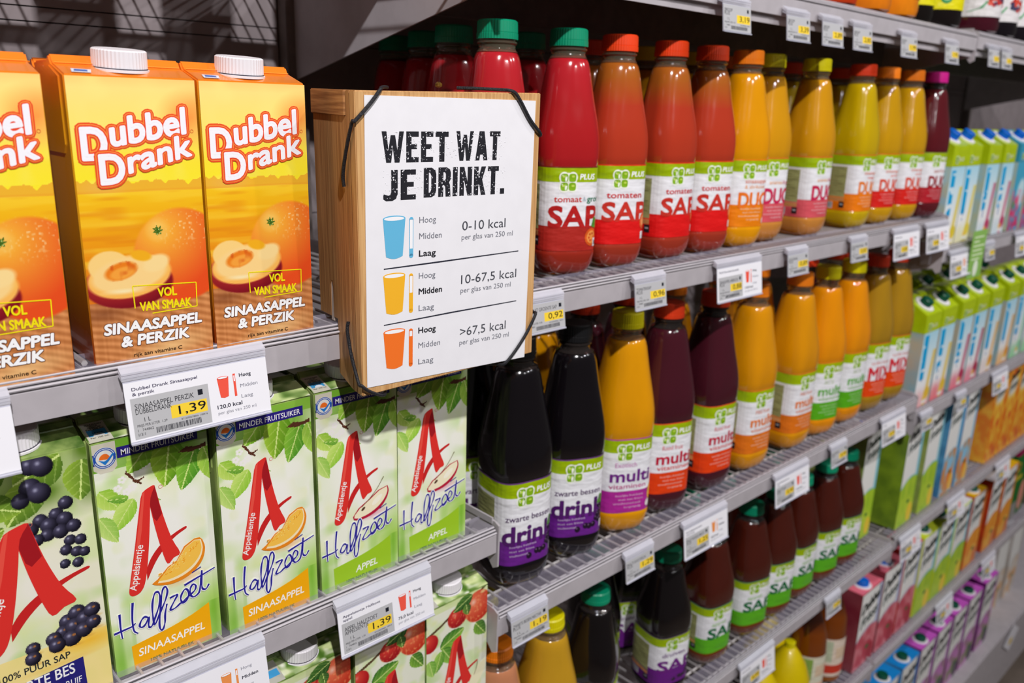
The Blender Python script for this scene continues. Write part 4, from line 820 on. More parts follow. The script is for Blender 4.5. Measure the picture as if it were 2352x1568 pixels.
TY = {
 'veg': dict(j=(176, 30, 34), top=(190, 34, 44), bot=(150, 44, 26), cap='green', line=(120, 40, 30), band=(178, 42, 34), bt=97, words=[('tomaat', -36, 14, 57, 9.5, (200, 44, 40), .015), ('&', 16, 22, 56, 7, (160, 180, 190), 0), ('groente', 24, 76, 57, 9.5, (0, 120, 84), .015), ('SAP', -44, 50, 98, 33, (184, 30, 30), .036)], extra='tom', tiny=0),
 'tom': dict(j=(184, 58, 34), top=(176, 96, 30), bot=(158, 52, 34), cap='red', line=(226, 56, 26), band=(228, 24, 24), words=[('tomaten', -38, 34, 57, 10, (206, 34, 44), .02), ('SAP', -44, 50, 96.5, 31, (206, 52, 40), .036)], extra='tom2', tiny=0),
 'abr': dict(j=(240, 160, 4), cap='orange', line=(240, 120, 20), band=(242, 134, 10), bt=92, words=[('sinaasappel', -20, 46, 48, 8.5, OR, .0), ('& abrikoos', -20, 36, 59, 7.5, (240, 150, 60), 0), ('DUO', -32, 52, 97, 29, (240, 120, 30), .036)], extra='fruit', tiny=2),
 'gua': dict(j=(214, 150, 16), bot=(206, 134, 60), cap='yellow', line=(222, 90, 40), band=(218, 86, 96), bt=97, words=[('ananas', -22, 18, 56, 8, (236, 150, 30), .0), ('& guave', 21, 58, 56, 8, (214, 60, 90), 0), ('DUO', -34, 52, 97, 31, (206, 36, 84), .036)], extra='fruit', tiny=2),
 'man': dict(j=(212, 176, 6), cap='ored', line=(224, 90, 30), band=(242, 126, 10), words=[('sinaasappel', -18, 48, 48, 8, OR, .0), ('mango', -2, 30, 59, 7.5, (230, 80, 40), 0), ('DUO', -32, 50, 95, 29, (240, 130, 40), .036)], extra='fruit', tiny=2),
 'per': dict(j=(212, 158, 14), cap='orange', line=(226, 90, 30), band=(220, 34, 26), words=[('sinaasappel', -18, 48, 48, 8, OR, .0), ('perzik', 4, 34, 59, 7.5, (230, 80, 40), 0), ('DUO', -32, 50, 95, 29, (226, 80, 50), .036)], extra='fruit', tiny=2),
 'dro': dict(j=(96, 24, 32), cap='magenta', line=(150, 170, 60), band=(182, 32, 44), words=[('appel & rood', -18, 50, 54, 8, (190, 90, 60), .0), ('DUO', -32, 50, 95, 30, (160, 30, 40), .036)], extra='fruit', tiny=2),
 'zwa': dict(j=(16, 12, 16), cap='black', line=(110, 50, 130), band=(108, 34, 140), bt=98, words=[('zwarte bessen', -46, 40, 64, 9.5, (76, 36, 92), .01), ('drink', -50, 50, 103, 30, (82, 28, 104), .036)], extra='berry', tiny=1),
 'exo': dict(j=(232, 156, 4), cap='yellow', line=(190, 50, 160), band=(180, 42, 152), bt=97, words=[('Exotisch', -30, 12, 52, 8.5, (200, 110, 180), -.01), ('multi', -38, 42, 79, 21, (112, 36, 132), .030), ('vitaminen', -40, 34, 92, 8.5, (190, 50, 130), .01)], extra='fruit', tiny=2),
 'roo': dict(j=(72, 22, 34), cap='ored', line=(232, 80, 30), band=(234, 66, 14), bt=96, words=[('Rood fruit', -26, 20, 52, 8.5, (224, 90, 100), -.01), ('multi', -36, 42, 79, 21, (196, 26, 60), .030), ('vitaminen', -34, 42, 91, 8.5, (220, 50, 50), .01)], extra=None, tiny=2),
 'mil': dict(j=(230, 152, 8), cap='ora2', line=(226, 110, 30), band=(228, 118, 24), bt=96, words=[('Mild fruit', -26, 20, 52, 8.5, (232, 130, 90), -.01), ('multi', -36, 42, 79, 21, (234, 124, 40), .030), ('vitaminen', -34, 42, 91, 8.5, (226, 120, 60), .01)], extra=None, tiny=2),
 'ace': dict(j=(242, 150, 6), cap='yellow', line=(226, 120, 30), band=(88, 176, 26), bt=96, words=[('ACE', -24, 8, 52, 8.5, (180, 200, 150), -.01), ('multi', -36, 42, 79, 21, (96, 176, 60), .030), ('vitaminen', -34, 42, 91, 8.5, (120, 180, 90), .01)], extra=None, tiny=2),
 'mix': dict(j=(178, 134, 26), cap='ored', line=(228, 90, 30), band=(234, 70, 12), bt=96, words=[('aardbei banaan', -34, 40, 54, 7.5, (220, 120, 110), .0), ('MIX', -38, 44, 96, 34, (216, 44, 60), .030)], extra=None, tiny=2),
 'dru': dict(j=(18, 13, 14), cap='green', line=(100, 60, 120), band=(106, 30, 130), bt=92, words=[('druiven', -36, 24, 56, 11, (104, 50, 120), .01), ('SAP', -44, 50, 98, 30, (112, 34, 130), .036)], extra='berry', tiny=0),
 'app': dict(j=(72, 24, 14), bot=(110, 50, 10), cap='green', line=(60, 140, 120), band=(92, 178, 32), bt=94, words=[('appel', -30, 12, 56, 10.5, (150, 196, 120), .01), ('SAP', -38, 50, 94, 30, (20, 110, 60), .036)], extra=None, tiny=0),
 'pea': dict(j=(206, 136, 96), cap='orange', line=(232, 80, 30), band=(234, 126, 60), words=[('perzik', -26, 20, 52, 8.5, (224, 90, 100), 0), ('SAP', -38, 50, 92, 28, (230, 110, 60), .030)], extra=None),
 'yel': dict(j=(206, 156, 34), cap='yellow', line=(232, 200, 30), band=(234, 190, 40), words=[('ananas', -26, 20, 52, 8.5, (214, 150, 30), 0), ('SAP', -38, 50, 92, 28, (220, 160, 30), .030)], extra=None),
}
ROWS = {'s1': (.2615, .0345), 's2': (.298, .0385), 's3': (.2400, .0375)}
LC = {}; BC = {}; PB = {}
CAPME = {}
def bottle(ty, row, x, y, zs, label, phi=10, cap=None, group=None, tilt=0, dark_neck=None):
    k = TY[ty]; h, r = ROWS[row]; key = (ty, row)
    if key not in BC:
        BC[key] = body_me(h, r, mat('juice_' + ty + row, k['j'], rough=.16, coat=.9, top=k.get('top'), bot=k.get('bot') or (k.get('top') and None), h=h, var=.05, vscale=24, bump=.8, stretch=(1, 1, .3)))
        LC[key] = lab_me(k, h, r)
    ck = cap or k['cap']
    if (ck, row) not in CAPME: CAPME[(ck, row)] = cap_me(CAP[ck], h)
    if row not in NECK:
        nk = lambda m_: MB().lathe([(.886 * h, r * .60), (.894 * h, .0190), (.902 * h, .0182), (.912 * h, .0184), (.918 * h, .0200), (.923 * h, .0200), (.926 * h, .0184), (.936 * h, .0184)], 32).me('bottle_neck', m_, smooth=True)
        NECK[row] = (nk(M_neck), nk(M_neckd), MB().lathe([(.9235 * h, .0203), (.930 * h, .0205), (.9305 * h, .019)], 32).me('tamper_ring', CAP['green']))
    t = thing('juice_bottle', label, 'bottle', (x, y, zs + .0018), -math.radians(phi), group)
    if tilt: t.rotation_euler[0] = tilt
    link('bottle_body', BC[key], t); link('bottle_neck', NECK[row][1 if ty in ('zwa', 'dru', 'app', 'roo', 'dro') else 0], t); link('cap', CAPME[(ck, row)], t)
    link('label', LC[key], t)
    return t
G1 = 'juice bottles standing on the upper middle shelf'; z1 = -.188
for ty, x, y, phi, lab in [
 ('veg', .2225, .1, 24, 'red vegetable juice bottle rising behind the wooden sign, green cap'), ('veg', .3255, .1, 24, 'green-capped red vegetable juice bottle right of the wooden sign'),
 ('tom', .410, .1, 20, 'first tomato juice bottle with orange-red cap, beside the green-capped ones'), ('tom', .507, .1, 7, 'second tomato juice bottle, label turned to show its nutrition panel'), ('tom', .594, .1, 17, 'third tomato juice bottle, next to the orange-juice bottle'),
 ('abr', .679, .1, 18, 'bright orange juice bottle with orange band, right of the tomato bottles'), ('gua', .7545, .11, 12, 'pink-banded yellow juice bottle tucked behind the orange-capped one'), ('gua', .869, .1, 6, 'yellow-capped juice bottle with pink-red band, standing apart'),
 ('man', 1.023, .1, 6, 'red-capped yellow juice bottle with orange band'), ('per', 1.120, .103, 14, 'left of the two orange-capped yellow juice bottles with red bands'), ('per', 1.216, .1, 12, 'right of the two orange-capped yellow juice bottles with red bands'), ('dro', 1.296, .09, 14, 'dark red juice bottle with magenta cap at the shelf end')]:
    bottle(ty, 's1', x, y, z1, lab, phi, group=G1)
G1b = 'back-row juice bottles on the upper middle shelf'
for ty, x, y, cap, lab in [('veg', .237, .185, None, 'second-row green-capped bottle left of the one behind the sign'), ('veg', .340, .178, None, 'second-row green-capped bottle between the two front green-capped ones'), ('tom', .450, .182, None, 'second-row orange-red cap just right of the front green cap'), ('gua', .568, .185, None, 'second-row yellow cap between the first two tomato bottles'), ('gua', .680, .185, None, 'second-row yellow-capped bottle behind the third tomato bottle'),
  ('abr', .775, .2, None, 'second-row bottle in shadow behind the orange-banded ones'), ('man', .94, .185, 'ored', 'second-row red cap left of the lone yellow-capped bottle'), ('man', 1.050, .20, 'ored', 'second-row bottle right of the lone yellow-capped bottle'), ('man', 1.125, .19, 'ored', 'second-row red cap left of the front red-capped bottle'), ('per', 1.25, .19, None, 'second-row bottle behind the orange-capped pair'),
  ('veg', .268, .275, None, 'third-row green-capped bottle, half dark, above the sign'), ('veg', .290, .365, None, 'farthest green-capped bottle in deep shadow above the sign'), ('veg', .42, .275, None, 'third-row green-capped bottle hidden behind the tomato bottles')]:
    bottle(ty, 's1', x, y, z1, lab, 15, cap, G1b)
G2 = 'bottles standing on the middle shelf below the tomato juice'; z2 = -.55
for ty, x, y, phi, lab in [
 ('zwa', .262, .098, 10, 'black blackcurrant drink bottle beside the green apple cartons'), ('zwa', .359, .1, 24, 'second blackcurrant drink bottle, left of the exotic yellow one'), ('exo', .457, .1, 26, 'yellow-capped exotic juice bottle with magenta label band'),
 ('roo', .545, .1, 20, 'left dark red multivitamin bottle, next to the exotic yellow one'), ('roo', .655, .1, 8, 'right dark red multivitamin bottle, next to the orange ones'), ('mil', .764, .1, 6, 'left orange multivitamin bottle with orange label band'), ('mil', .898, .1, 4, 'right orange multivitamin bottle with orange label band'),
 ('ace', .993, .1, 16, 'left yellow-capped orange bottle with green label band'), ('ace', 1.090, .1, 8, 'right yellow-capped orange bottle with green label band'), ('mix', 1.185, .1, 12, 'left murky yellow bottle with red-orange label band'), ('mix', 1.278, .1, 12, 'right murky yellow bottle with red-orange label band at the shelf end')]:
    bottle(ty, 's2', x, y, z2, lab, phi, group=G2)
for ty, x, y, lab in [('zwa', .27, .185, 'second-row black bottle behind the first blackcurrant drink'), ('exo', .385, .19, 'second-row amber bottle glimpsed above the blackcurrant bottles'), ('roo', .47, .185, 'second-row dark bottle behind the exotic yellow one'), ('roo', .56, .185, 'second-row dark bottle behind the left dark red bottle'), ('mil', .67, .185, 'second-row orange bottle behind the right dark red bottle'), ('mil', .80, .185, 'second-row orange bottle behind the left orange bottle'), ('mil', .91, .185, 'second-row orange bottle behind the right orange bottle'), ('roo', 1.08, .185, 'second-row dark bottle behind the green-banded ones'), ('mix', 1.20, .185, 'second-row bottle behind the murky yellow ones')]:
    bottle(ty, 's2', x, y, z2, lab, 15, None, 'back-row bottles on the middle shelf')
G3 = 'bottles standing on the lower middle shelf'; z3 = -.878
for ty, x, y, phi, lab in [
 ('pea', .243, .1, 20, 'peach juice bottle with orange cap at the bottom, under the 1,19 ticket'), ('yel', .335, .1, 20, 'yellow juice bottle with yellow cap at the bottom edge'), ('dru', .427, .1, 60, 'green-capped black juice bottle, label out of frame, at the bottom'),
 ('dru', .592, .1, 14, 'black grape juice bottle with purple-banded label'), ('app', .711, .1, 9, 'first dark apple juice bottle, beside the grape juice'), ('app', .826, .1, 16, 'second dark apple juice bottle'), ('app', .912, .1, 16, 'third dark apple juice bottle, in the middle of the row'),
 ('app', .999, .102, 4, 'fourth dark apple juice bottle, label turned to its nutrition panel'), ('app', 1.090, .1, 14, 'fifth dark apple juice bottle, second from the right'), ('app', 1.178, .1, 14, 'rightmost dark apple juice bottle beside the lime cartons')]:
    bottle(ty, 's3', x, y, z3, lab, phi, group=G3)
for ty, x, y, lab in [('dru', .51, .17, 'second-row grape juice bottle left of the front grape bottle'), ('yel', .30, .19, 'second-row amber bottle behind the bottom yellow one'), ('dru', .62, .2, 'second-row black bottle behind the grape juice'), ('app', .77, .19, 'second-row apple juice bottle behind the first apple bottles'), ('app', .88, .19, 'second-row apple juice bottle in the middle'), ('app', 1.05, .19, 'second-row apple juice bottle near the right end')]:
    bottle(ty, 's3', x, y, z3, lab, 25, None, 'back-row bottles on the lower middle shelf')
# lemon bottles and amber bottles on the lowest visible shelf
M_lemon = mat('lemon_plastic', (222, 196, 0), rough=.35, coat=.2, var=.06, vscale=30)
lem = MB().lathe([(0, .012), (.004, .024), (.03, .040), (.07, .047), (.11, .044), (.14, .034), (.16, .022), (.172, .013), (.176, .008)], 32).me('lemon_body', M_lemon, smooth=True)
lcap = MB().lathe([(.172, .010), (.185, .010), (.186, .008), (.186, .0005)], 24).me('cap', CAP['yellow'], smooth=True)
for i, (x, y, lab) in enumerate([(.91, .088, 'lemon-shaped yellow bottle at the bottom edge, left of the others'), (1.012, .088, 'lemon-shaped yellow bottle standing next to the amber bottles'), (1.075, .168, 'lemon-shaped yellow bottle behind, touching the shelf rail')]):
    t = thing('lemon_bottle', lab, 'bottle', (x, y, -1.173), 0, 'yellow lemon-shaped bottles'); link('lemon_body', lem, t); link('cap', lcap, t)
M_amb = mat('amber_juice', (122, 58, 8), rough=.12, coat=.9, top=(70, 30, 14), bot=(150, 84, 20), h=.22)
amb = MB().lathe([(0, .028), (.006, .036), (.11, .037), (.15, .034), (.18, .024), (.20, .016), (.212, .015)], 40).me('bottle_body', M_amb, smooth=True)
acap = MB().lathe([(.212, .0165), (.228, .0165), (.230, .014), (.23, .0005)], 32).me('cap', cm('dark_brown', (60, 40, 36)), smooth=True)
for i, (x, lab, c1) in enumerate([(1.130, 'left amber bottle with a cream label, beside the lemon bottles', (226, 222, 200)), (1.219, 'right amber bottle with cream label and red fruit, beside the pink cartons', (232, 214, 196))]):
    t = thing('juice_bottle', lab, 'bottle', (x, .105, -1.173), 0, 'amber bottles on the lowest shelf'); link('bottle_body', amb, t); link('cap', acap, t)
    a = Art(); a.rect(-1.4, 0, 6.3 - 3.5, 90, c1, 0); a.rect(-1.4, 62, 2.8, 20, (206, 60, 40) if i else (236, 190, 160), 1); a.rect(-.9, 5, .5, 50, (140, 176, 80) if i == 0 else (190, 200, 170), 1); a.rect(-.2, 20, 1.3, 26, (226, 200, 170), 1)
    link('label', a.me('label', M_lab, lambda x_, y_, l: ((.0374 + l * .0002) * math.sin(x_ - .35), -(.0374 + l * .0002) * math.cos(x_ - .35), .108 - y_ * .001), [k * .2 for k in range(-7, 8)]), t)
# syrup bottles on the high shelf
M_syr = {}
def syrup(x, y, zs, c1, lab, lc, r=.045, style=0):
    t = thing('syrup_bottle', lab, 'bottle', (x, y, zs + .0008), 0, 'syrup bottles on the highest shelf')
    link('bottle_body', MB().lathe([(0, r * .8), (.004, r * .95), (.012, r), (.03, r * .985), (.16, r), (.20, r * .7), (.23, .02), (.26, .016)], 40).me('bottle_body', mat('syrup_%d_%d_%d' % c1, c1, rough=.12, coat=.8, var=.05), smooth=True), t)
    link('cap', MB().lathe([(.26, .018), (.28, .018), (.281, .0005)], 32).me('cap', CAP['black'], smooth=True), t)
    a = Art(); a.rect(-2.2, 0, 4.4, 100, lc, 0)
    if style == 1: a.line([(-.9, 96), (-.7, 70), (-.9, 50)], [.05, .05, .05], (70, 150, 60), 1); a.disc(-.3, 82, .22, 9, (50, 150, 90), 1, 14); a.disc(-.3, 82, .15, 5, (150, 200, 150), 1.4, 12)
    if style == 2:
        for k in range(26): a.disc(-.1 + .9 * rng.random(), 60 + 20 * rng.random(), .1, 4, [(204, 50, 40), (220, 80, 60), (60, 60, 90)][k % 3], 1 + (k % 3) * .2, 10)
        a.line([(-.8, 92), (-.4, 86), (-.2, 74)], [.12, .12, .1], (90, 160, 110), 1)
    link('label', a.me('label', M_lab, lambda x_, y_, l: ((r + .0004 + l * .0002) * math.sin(x_ - .5), -(r + .0004 + l * .0002) * math.cos(x_ - .5), .128 - y_ * .001), [k * .2 for k in range(-12, 13)]), t)
zu = .144
for x, y, c1, lab, lc, st, r in [(.86, .09, (200, 60, 20), 'reddish syrup bottle base above the third grey ticket', (200, 70, 30), 0, .04), (.955, .088, (236, 130, 20), 'left orange syrup bottle on the high shelf', (238, 130, 20), 0, .045), (1.052, .088, (236, 136, 20), 'right orange syrup bottle on the high shelf', (238, 134, 20), 0, .045), (1.145, .095, (20, 16, 14), 'dark syrup bottle with plain yellow label on the high shelf', (228, 220, 10), 0, .04), (1.235, .088, (22, 16, 16), 'dark syrup bottle with a green leaf on its yellow label', (230, 220, 0), 1, .045)]:
    syrup(x, y, zu, c1, lab, lc, r, st)
for x, y, c1, lab, st, r in [(1.412, .092, (70, 18, 32), 'maroon syrup bottle with white berry label, top right', 2, .052), (1.52, .092, (22, 16, 22), 'dark syrup bottle with white berry label, near the top right corner', 2, .05), (1.63, .092, (24, 18, 24), 'dark syrup bottle with white berry label, at the right photo edge', 2, .05)]:
    syrup(x, y, .1475, c1, lab, (228, 224, 224), r, st)
# stock standing out of frame on the high left shelf: its shadows fall on the back panel
for i, (x, y, w_, h_) in enumerate([(-.44, .23, 0, 0), (-.352, .235, 0, 0), (-.248, .235, 0, 0), (.137, .235, 0, 0)]):
    copy_thing(p0, (x, y, .1445), 0, ['leftmost', 'second', 'third', 'rightmost'][i] + ' orange carton on the high left shelf, above the photo', 'products stocked on the high left shelf')

bottle('veg', 's1', -.125, .215, .142, 'left red juice bottle on the high left shelf, above the photo', 10, group='products stocked on the high left shelf')
bottle('veg', 's1', -.010, .215, .142, 'right red juice bottle on the high left shelf, above the photo', 10, group='products stocked on the high left shelf')

# ------------------------------------------------------------------ right bay cartons
def rb_carton(name, lab, x, y, zs, w_, d_, h_, side, topc, img, capc, group, slope=1, words=(), whitetop=False):
    t = thing('juice_carton', lab, 'carton', (x + w_ / 2, y + d_ / 2, zs + .0018), 0, group); y0 = -d_ / 2; xa, xb = -w_ / 2, w_ / 2
    if slope == 1:
        link('carton_body', MB().prism_x([(y0, 0), (y0, h_), (-y0, h_ + .001), (-y0, 0)], xa, xb).me('carton_body', side, bevel=.001), t)
        link('sloped_top', MB().prism_x([(y0 + .0003, h_ - .038), (y0 - .0006, h_ - .038), (y0 - .0006, h_ + .0005), (y0 + .040, h_ + .026), (y0 + .046, h_ + .030), (-y0, h_ + .028), (-y0, h_ - .038)], xa - .0006, xb + .0006).me('sloped_top', topc, bevel=.001), t)
        M = Matrix.Translation((w_ * -.08, y0 + .021, h_ + .0155)) @ Matrix.Rotation(math.radians(33), 4, 'X')
        c = link('screw_cap', MB().lathe([(0, .0125), (.013, .0122), (.0145, .011), (.0145, .0005)], 28, ribs=1, rib=.0004).me('cap', capc), t); c.matrix_local = M
        link('cap_collar', MB().lathe([(-.002, .0205), (.0016, .0205), (.002, .018), (.002, .002)], 32).me('collar', M_whitecap), c)
    else:
        link('carton_body', MB().prism_x([(y0, 0), (y0, h_), (-y0, h_), (-y0, 0)], xa, xb).me('carton_body', side, bevel=.001), t)
        link('flat_top', MB().box(xa + .0004, xb - .0004, y0 + .0004, -y0 - .0004, h_, h_ + .0016).me('flat_top', topc, bevel=.0006), t)
        if whitetop: link('white_flap', MB().box(xa + .0008, xb - .0008, y0 + .0008, y0 + .022, h_ + .0016, h_ + .0026).me('flap', M_whitecap), t)
        if capc:
            c = link('screw_cap', MB().lathe([(0, .0135), (.010, .0132), (.012, .012), (.012, .0005)], 32, ribs=1, rib=.0004).me('cap', capc), t, (xa + w_ * .40, y0 + .021, h_ + .003))
            link('cap_collar', MB().lathe([(-.0014, .0195), (.0008, .0195), (.001, .018), (.001, .002)], 32).me('collar', M_whitecap), c)
    H = h_ / w_ * 100; a = Art(); a.raster(1, .5, 98, H - 1 if slope != 1 else H - 40 * .085 / w_ - 1, img(H) if slope != 1 else img(H)[int(0):], 0) if slope != 1 else None
    if slope == 1:
        hh = h_ - .038; Hh = hh / w_ * 100; a.raster(1, .3, 98, Hh - .8, img(Hh), 0)
        mp = flat(w_ / 100, xa, y0 - .0001, hh)
    else: mp = flat(w_ / 100, xa, y0 - .0001, h_ - .0002)
    for q in words: a.text(*q[:6], 3 + q[7] if len(q) > 7 else 3, bold=q[6], slope=-.25, shear=.15)
    link('front_print', a.me('front_print', M_print, mp), t)
    if slope == 1:
        b = Art(); clover(b, 30, 34, 9, 1); b.text('PLUS', 42, 74, 37, 9, (236, 240, 200), 1, bold=.03)
        link('brand_print', b.me('brand_print', M_print, flat(w_ / 100, xa, y0 - .0008, h_)), t)
    return t
M_lime = mat('lime_green_card', (190, 214, 10), rough=.35, coat=.3, var=.06)
M_pale = mat('pale_blue_side', (170, 205, 214), rough=.4, c2=(206, 200, 150), vscale=22)
M_bcap = mat('blue_cap', (0, 104, 214), rough=.35, var=.03); M_gcap = mat('dark_green_cap', (0, 84, 62), rough=.35, var=.05)
def yo(c1, c2, seed):
    def f(H):
        p = Paint(100, H, 44, 90, (226, 238, 244)); p.grad([(0, (180, 226, 244)), (H * .3, (220, 242, 250)), (H * .7, (252, 252, 252)), (H, c2)])
        p.bl(np.clip(1 - np.abs(p.X - 24 - p.Y * .02) / 17, 0, 1) * ((p.Y > 8) & (p.Y < H * .62)) * 2.2 * (p.noise(3, 22, seed) > .3), (0, 166, 226)); p.bl(np.clip(1 - np.abs(p.X - 30) / 5, 0, 1) * ((p.Y > H * .55) & (p.Y < H * .72)) * (p.noise(2, 30, seed + 1) > .45), (60, 110, 180))
        p.bl(np.clip(1 - np.abs(p.X - 84 + (p.Y - H * .5) * .14) / 15, 0, 1) * (p.Y > H * .25), c1); p.ell(80, H * .84, 24, 20, c1, .3); p.ell(66, H * .9, 14, 12, (246, 200, 90), .3, a=.8); p.ell(70, H * .95, 22, 7, (245, 240, 235), .4); p.bl(np.clip(1 - p.d(30, H * .86, 26, 22), 0, 1) * .6, c2)
        return p.I
    return f
GR1 = 'pale blue cartons with blue caps'; zR1 = -.247
for i, (x, c1, c2, lab) in enumerate([(1.352, (232, 206, 60), (240, 232, 190), 'leftmost pale blue carton with a blue cap, beside the magenta-capped bottle'), (1.428, (236, 212, 80), (240, 232, 190), 'second pale blue carton with a blue cap, behind the green shelf card'), (1.545, (196, 70, 110), (214, 232, 240), 'third pale blue carton with a blue cap and raspberry stripe'), (1.640, (200, 70, 110), (214, 232, 240), 'fourth pale blue carton with a blue cap and raspberry stripe')]):
    rb_carton('c', lab, x, .058, zR1, .074, .066, .190, M_pale, M_lime, yo(c1, c2, 60 + i), M_bcap, GR1)
def pink(H):
    p = Paint(100, H, 44, 90, (70, 170, 205)); p.bl(np.clip(p.noise(6, 12, 70) * 2 - .8, 0, 1) * (p.Y > H * .5), (214, 40, 96)); p.ell(70, H * .45, 40, 50, (200, 232, 240), .3); p.bl(np.clip(p.noise(5, 9, 71) * 2.4 - 1.2, 0, 1) * (p.Y > H * .4), (230, 90, 130)); p.ell(20, H * .62, 14, 16, (90, 150, 90), .4); return p.I
rb_carton('c', 'blue carton printed with pink raspberries at the right photo edge', 1.742, .058, zR1, .074, .066, .190, M_pale, mat('teal_card', (60, 160, 190), rough=.4, var=.05), pink, M_bcap, GR1)
rb_carton('c', 'raspberry-printed carton beyond the right photo edge', 1.83, .058, zR1, .074, .066, .190, M_pale, M_lime, pink, M_bcap, GR1)
GR2 = 'lime-topped cartons with dark green caps'; zR2 = -.585
for i, (x, c1, c2, lab) in enumerate([(1.350, (238, 196, 60), (246, 180, 180), 'leftmost lime-topped carton with a dark green cap'), (1.436, (240, 200, 60), (244, 110, 120), 'second lime-topped carton, yellow fruit and pink base'), (1.545, (190, 50, 90), (240, 110, 130), 'third lime-topped carton, dark pink stripe'), (1.632, (180, 50, 80), (240, 130, 150), 'fourth lime-topped carton, just under the green shelf card'), (1.730, (240, 170, 60), (244, 226, 220), 'fifth lime-topped carton, orange stripe'), (1.845, (236, 160, 60), (246, 190, 120), 'sixth lime-topped carton, orange base'), (1.94, (150, 215, 170), (150, 220, 160), 'mint green carton at the right photo edge'), (2.03, (150, 215, 170), (150, 220, 160), 'mint green carton just beyond the right photo edge')]):
    rb_carton('c', lab, x, .056, zR2, .078, .068, .200, mat('beige_pink_side', (200, 186, 160), rough=.4, c2=(150, 190, 200), vscale=15), M_lime, yo(c1, c2, 80 + i), M_gcap, GR2)
for i, x in enumerate((1.36, 1.46, 1.60, 1.72, 1.85, 1.96)):
    rb_carton('c', ['first', 'second', 'third', 'fourth', 'fifth', 'sixth'][i] + ' back-row lime-topped carton from the left', x, .15, zR2, .078, .068, .200, M_pale, M_lime, yo((190, 80, 60), (244, 110, 120), 95 + i), M_gcap, GR2)
def fr(base, mid, fruit, f2, seed):
    def f(H):
        p = Paint(100, H, 48, 110, (246, 246, 242)); p.bl(((p.X > 84) & (p.Y < H * .6)) * .8, mid); sw = p.Y > H * .62 - p.X * .22 - 12 * np.sin(p.X / 30); p.bl(sw * 1., base); p.bl(((np.abs(p.Y - (H * .62 - p.X * .22 - 12 * np.sin(p.X / 30))) < 3)) * .7, mid)
        p.bl(sw * np.clip(p.noise(5, 12, seed) * 2 - .7, 0, 1) * .8, fruit)
        p.ell(64, H * .82, 26, 26, fruit, .2); p.ell(80, H * .9, 20, 30, f2, .2); p.ell(28, H * .9, 20, 16, fruit, .3, a=.6); p.ell(62, H * .78, 10, 6, (30, 110, 50), .3)
        return p.I
    return f
def org(H):
    p = Paint(100, H, 48, 110, (246, 160, 40)); n = p.noise(7, 16, 205); p.bl(np.clip(n * 2.4 - .9, 0, 1), (255, 214, 70)); p.bl(np.clip(p.noise(6, 12, 206) * 2.6 - 1.5, 0, 1), (232, 90, 24)); p.bl(np.clip(1 - p.d(46, H * .24, 52, 40, -.3), 0, 1) * 2.2, (240, 236, 224)); p.bl(np.clip(1 - p.d(70, H * .9, 30, 24), 0, 1), (214, 70, 26))
    return p.I
FW = [('Dubbel', 8, 88, 52, 22, (34, 42, 38), .05), ('Frisss', 12, 86, 88, 24, (84, 96, 92), .04)]
GR3 = 'tall fruit drink cartons, third right bay shelf'; zR3 = -.87
white = mat('white_card_top', (236, 236, 234), rough=.4, var=.02); limeD = mat('olive_green_side', (136, 166, 40), rough=.35, c2=(106, 136, 34), vscale=26)
palei = mat('pale_lime_side', (176, 190, 110), rough=.4, c2=(140, 164, 70), vscale=26); bluet = mat('sky_blue_side', (96, 170, 220), rough=.4, c2=(60, 120, 170), vscale=20); oranget = mat('orange_side', (240, 130, 36), rough=.4, c2=(252, 186, 60), vscale=34)
lime = fr((166, 206, 50), (120, 200, 220), (196, 222, 60), (246, 214, 60), 101); peach = fr((150, 206, 236), (120, 190, 230), (240, 130, 40), (252, 196, 80), 103)
orng = fr((246, 160, 40), (250, 140, 40), (250, 180, 60), (244, 120, 30), 105); blue = fr((90, 180, 230), (100, 170, 225), (200, 220, 235), (240, 200, 210), 107)
for i, (x, y, w_, side, top, img, cap_, lab) in enumerate([(1.249, .094, .074, palei, white, lime, M_bcap, 'first lime-lemon carton with a blue cap, right of the apple juice bottles'), (1.379, .062, .084, limeD, M_lime, lime, None, 'second lime-lemon carton, leaning in front of the bracket'), (1.495, .062, .084, palei, M_lime, lime, None, 'third lime-lemon carton, with a bright lime top'), (1.62, .062, .082, bluet, mat('pale_blue_top', (170, 210, 236), rough=.4, var=.05), peach, None, 'left pale blue peach-printed carton'), (1.715, .062, .082, bluet, bluet, peach, None, 'right pale blue peach-printed carton'), (1.81, .10, .08, bluet, mat('navy_top', (40, 60, 90), rough=.4, var=.1), blue, M_bcap, 'sky blue carton with a blue cap, behind the peach ones'), (1.925, .062, .085, oranget, mat('orange_top', (246, 160, 40), rough=.4, var=.1), org, None, 'left orange patterned carton, third shelf'), (2.02, .062, .085, oranget, oranget, org, None, 'middle orange patterned carton, third shelf'), (2.115, .062, .085, oranget, oranget, org, None, 'right orange patterned carton, at the photo edge'), (2.21, .062, .085, oranget, oranget, org, None, 'orange patterned carton beyond the photo edge')]):
    rb_carton('c', lab, x, y, zR3, w_, .062 if i else .12, .246, side, top, img, cap_, GR3, slope=0, words=FW if i in (0, 1, 2, 3, 4, 6, 7, 8) else (), whitetop=(i in (1, 2, 3)))
GR4 = 'fruit drink cartons, fourth right bay shelf'; zR4 = -1.175
pinkt = mat('pink_top', (246, 120, 140), rough=.4, var=.05); dpink = mat('dark_pink_side', (130, 40, 56), rough=.35, c2=(150, 70, 80), vscale=14); rs = fr((226, 130, 140), (180, 190, 225), (196, 60, 80), (176, 40, 60), 111); red = fr((246, 150, 40), (240, 130, 30), (250, 190, 70), (226, 130, 70), 113)
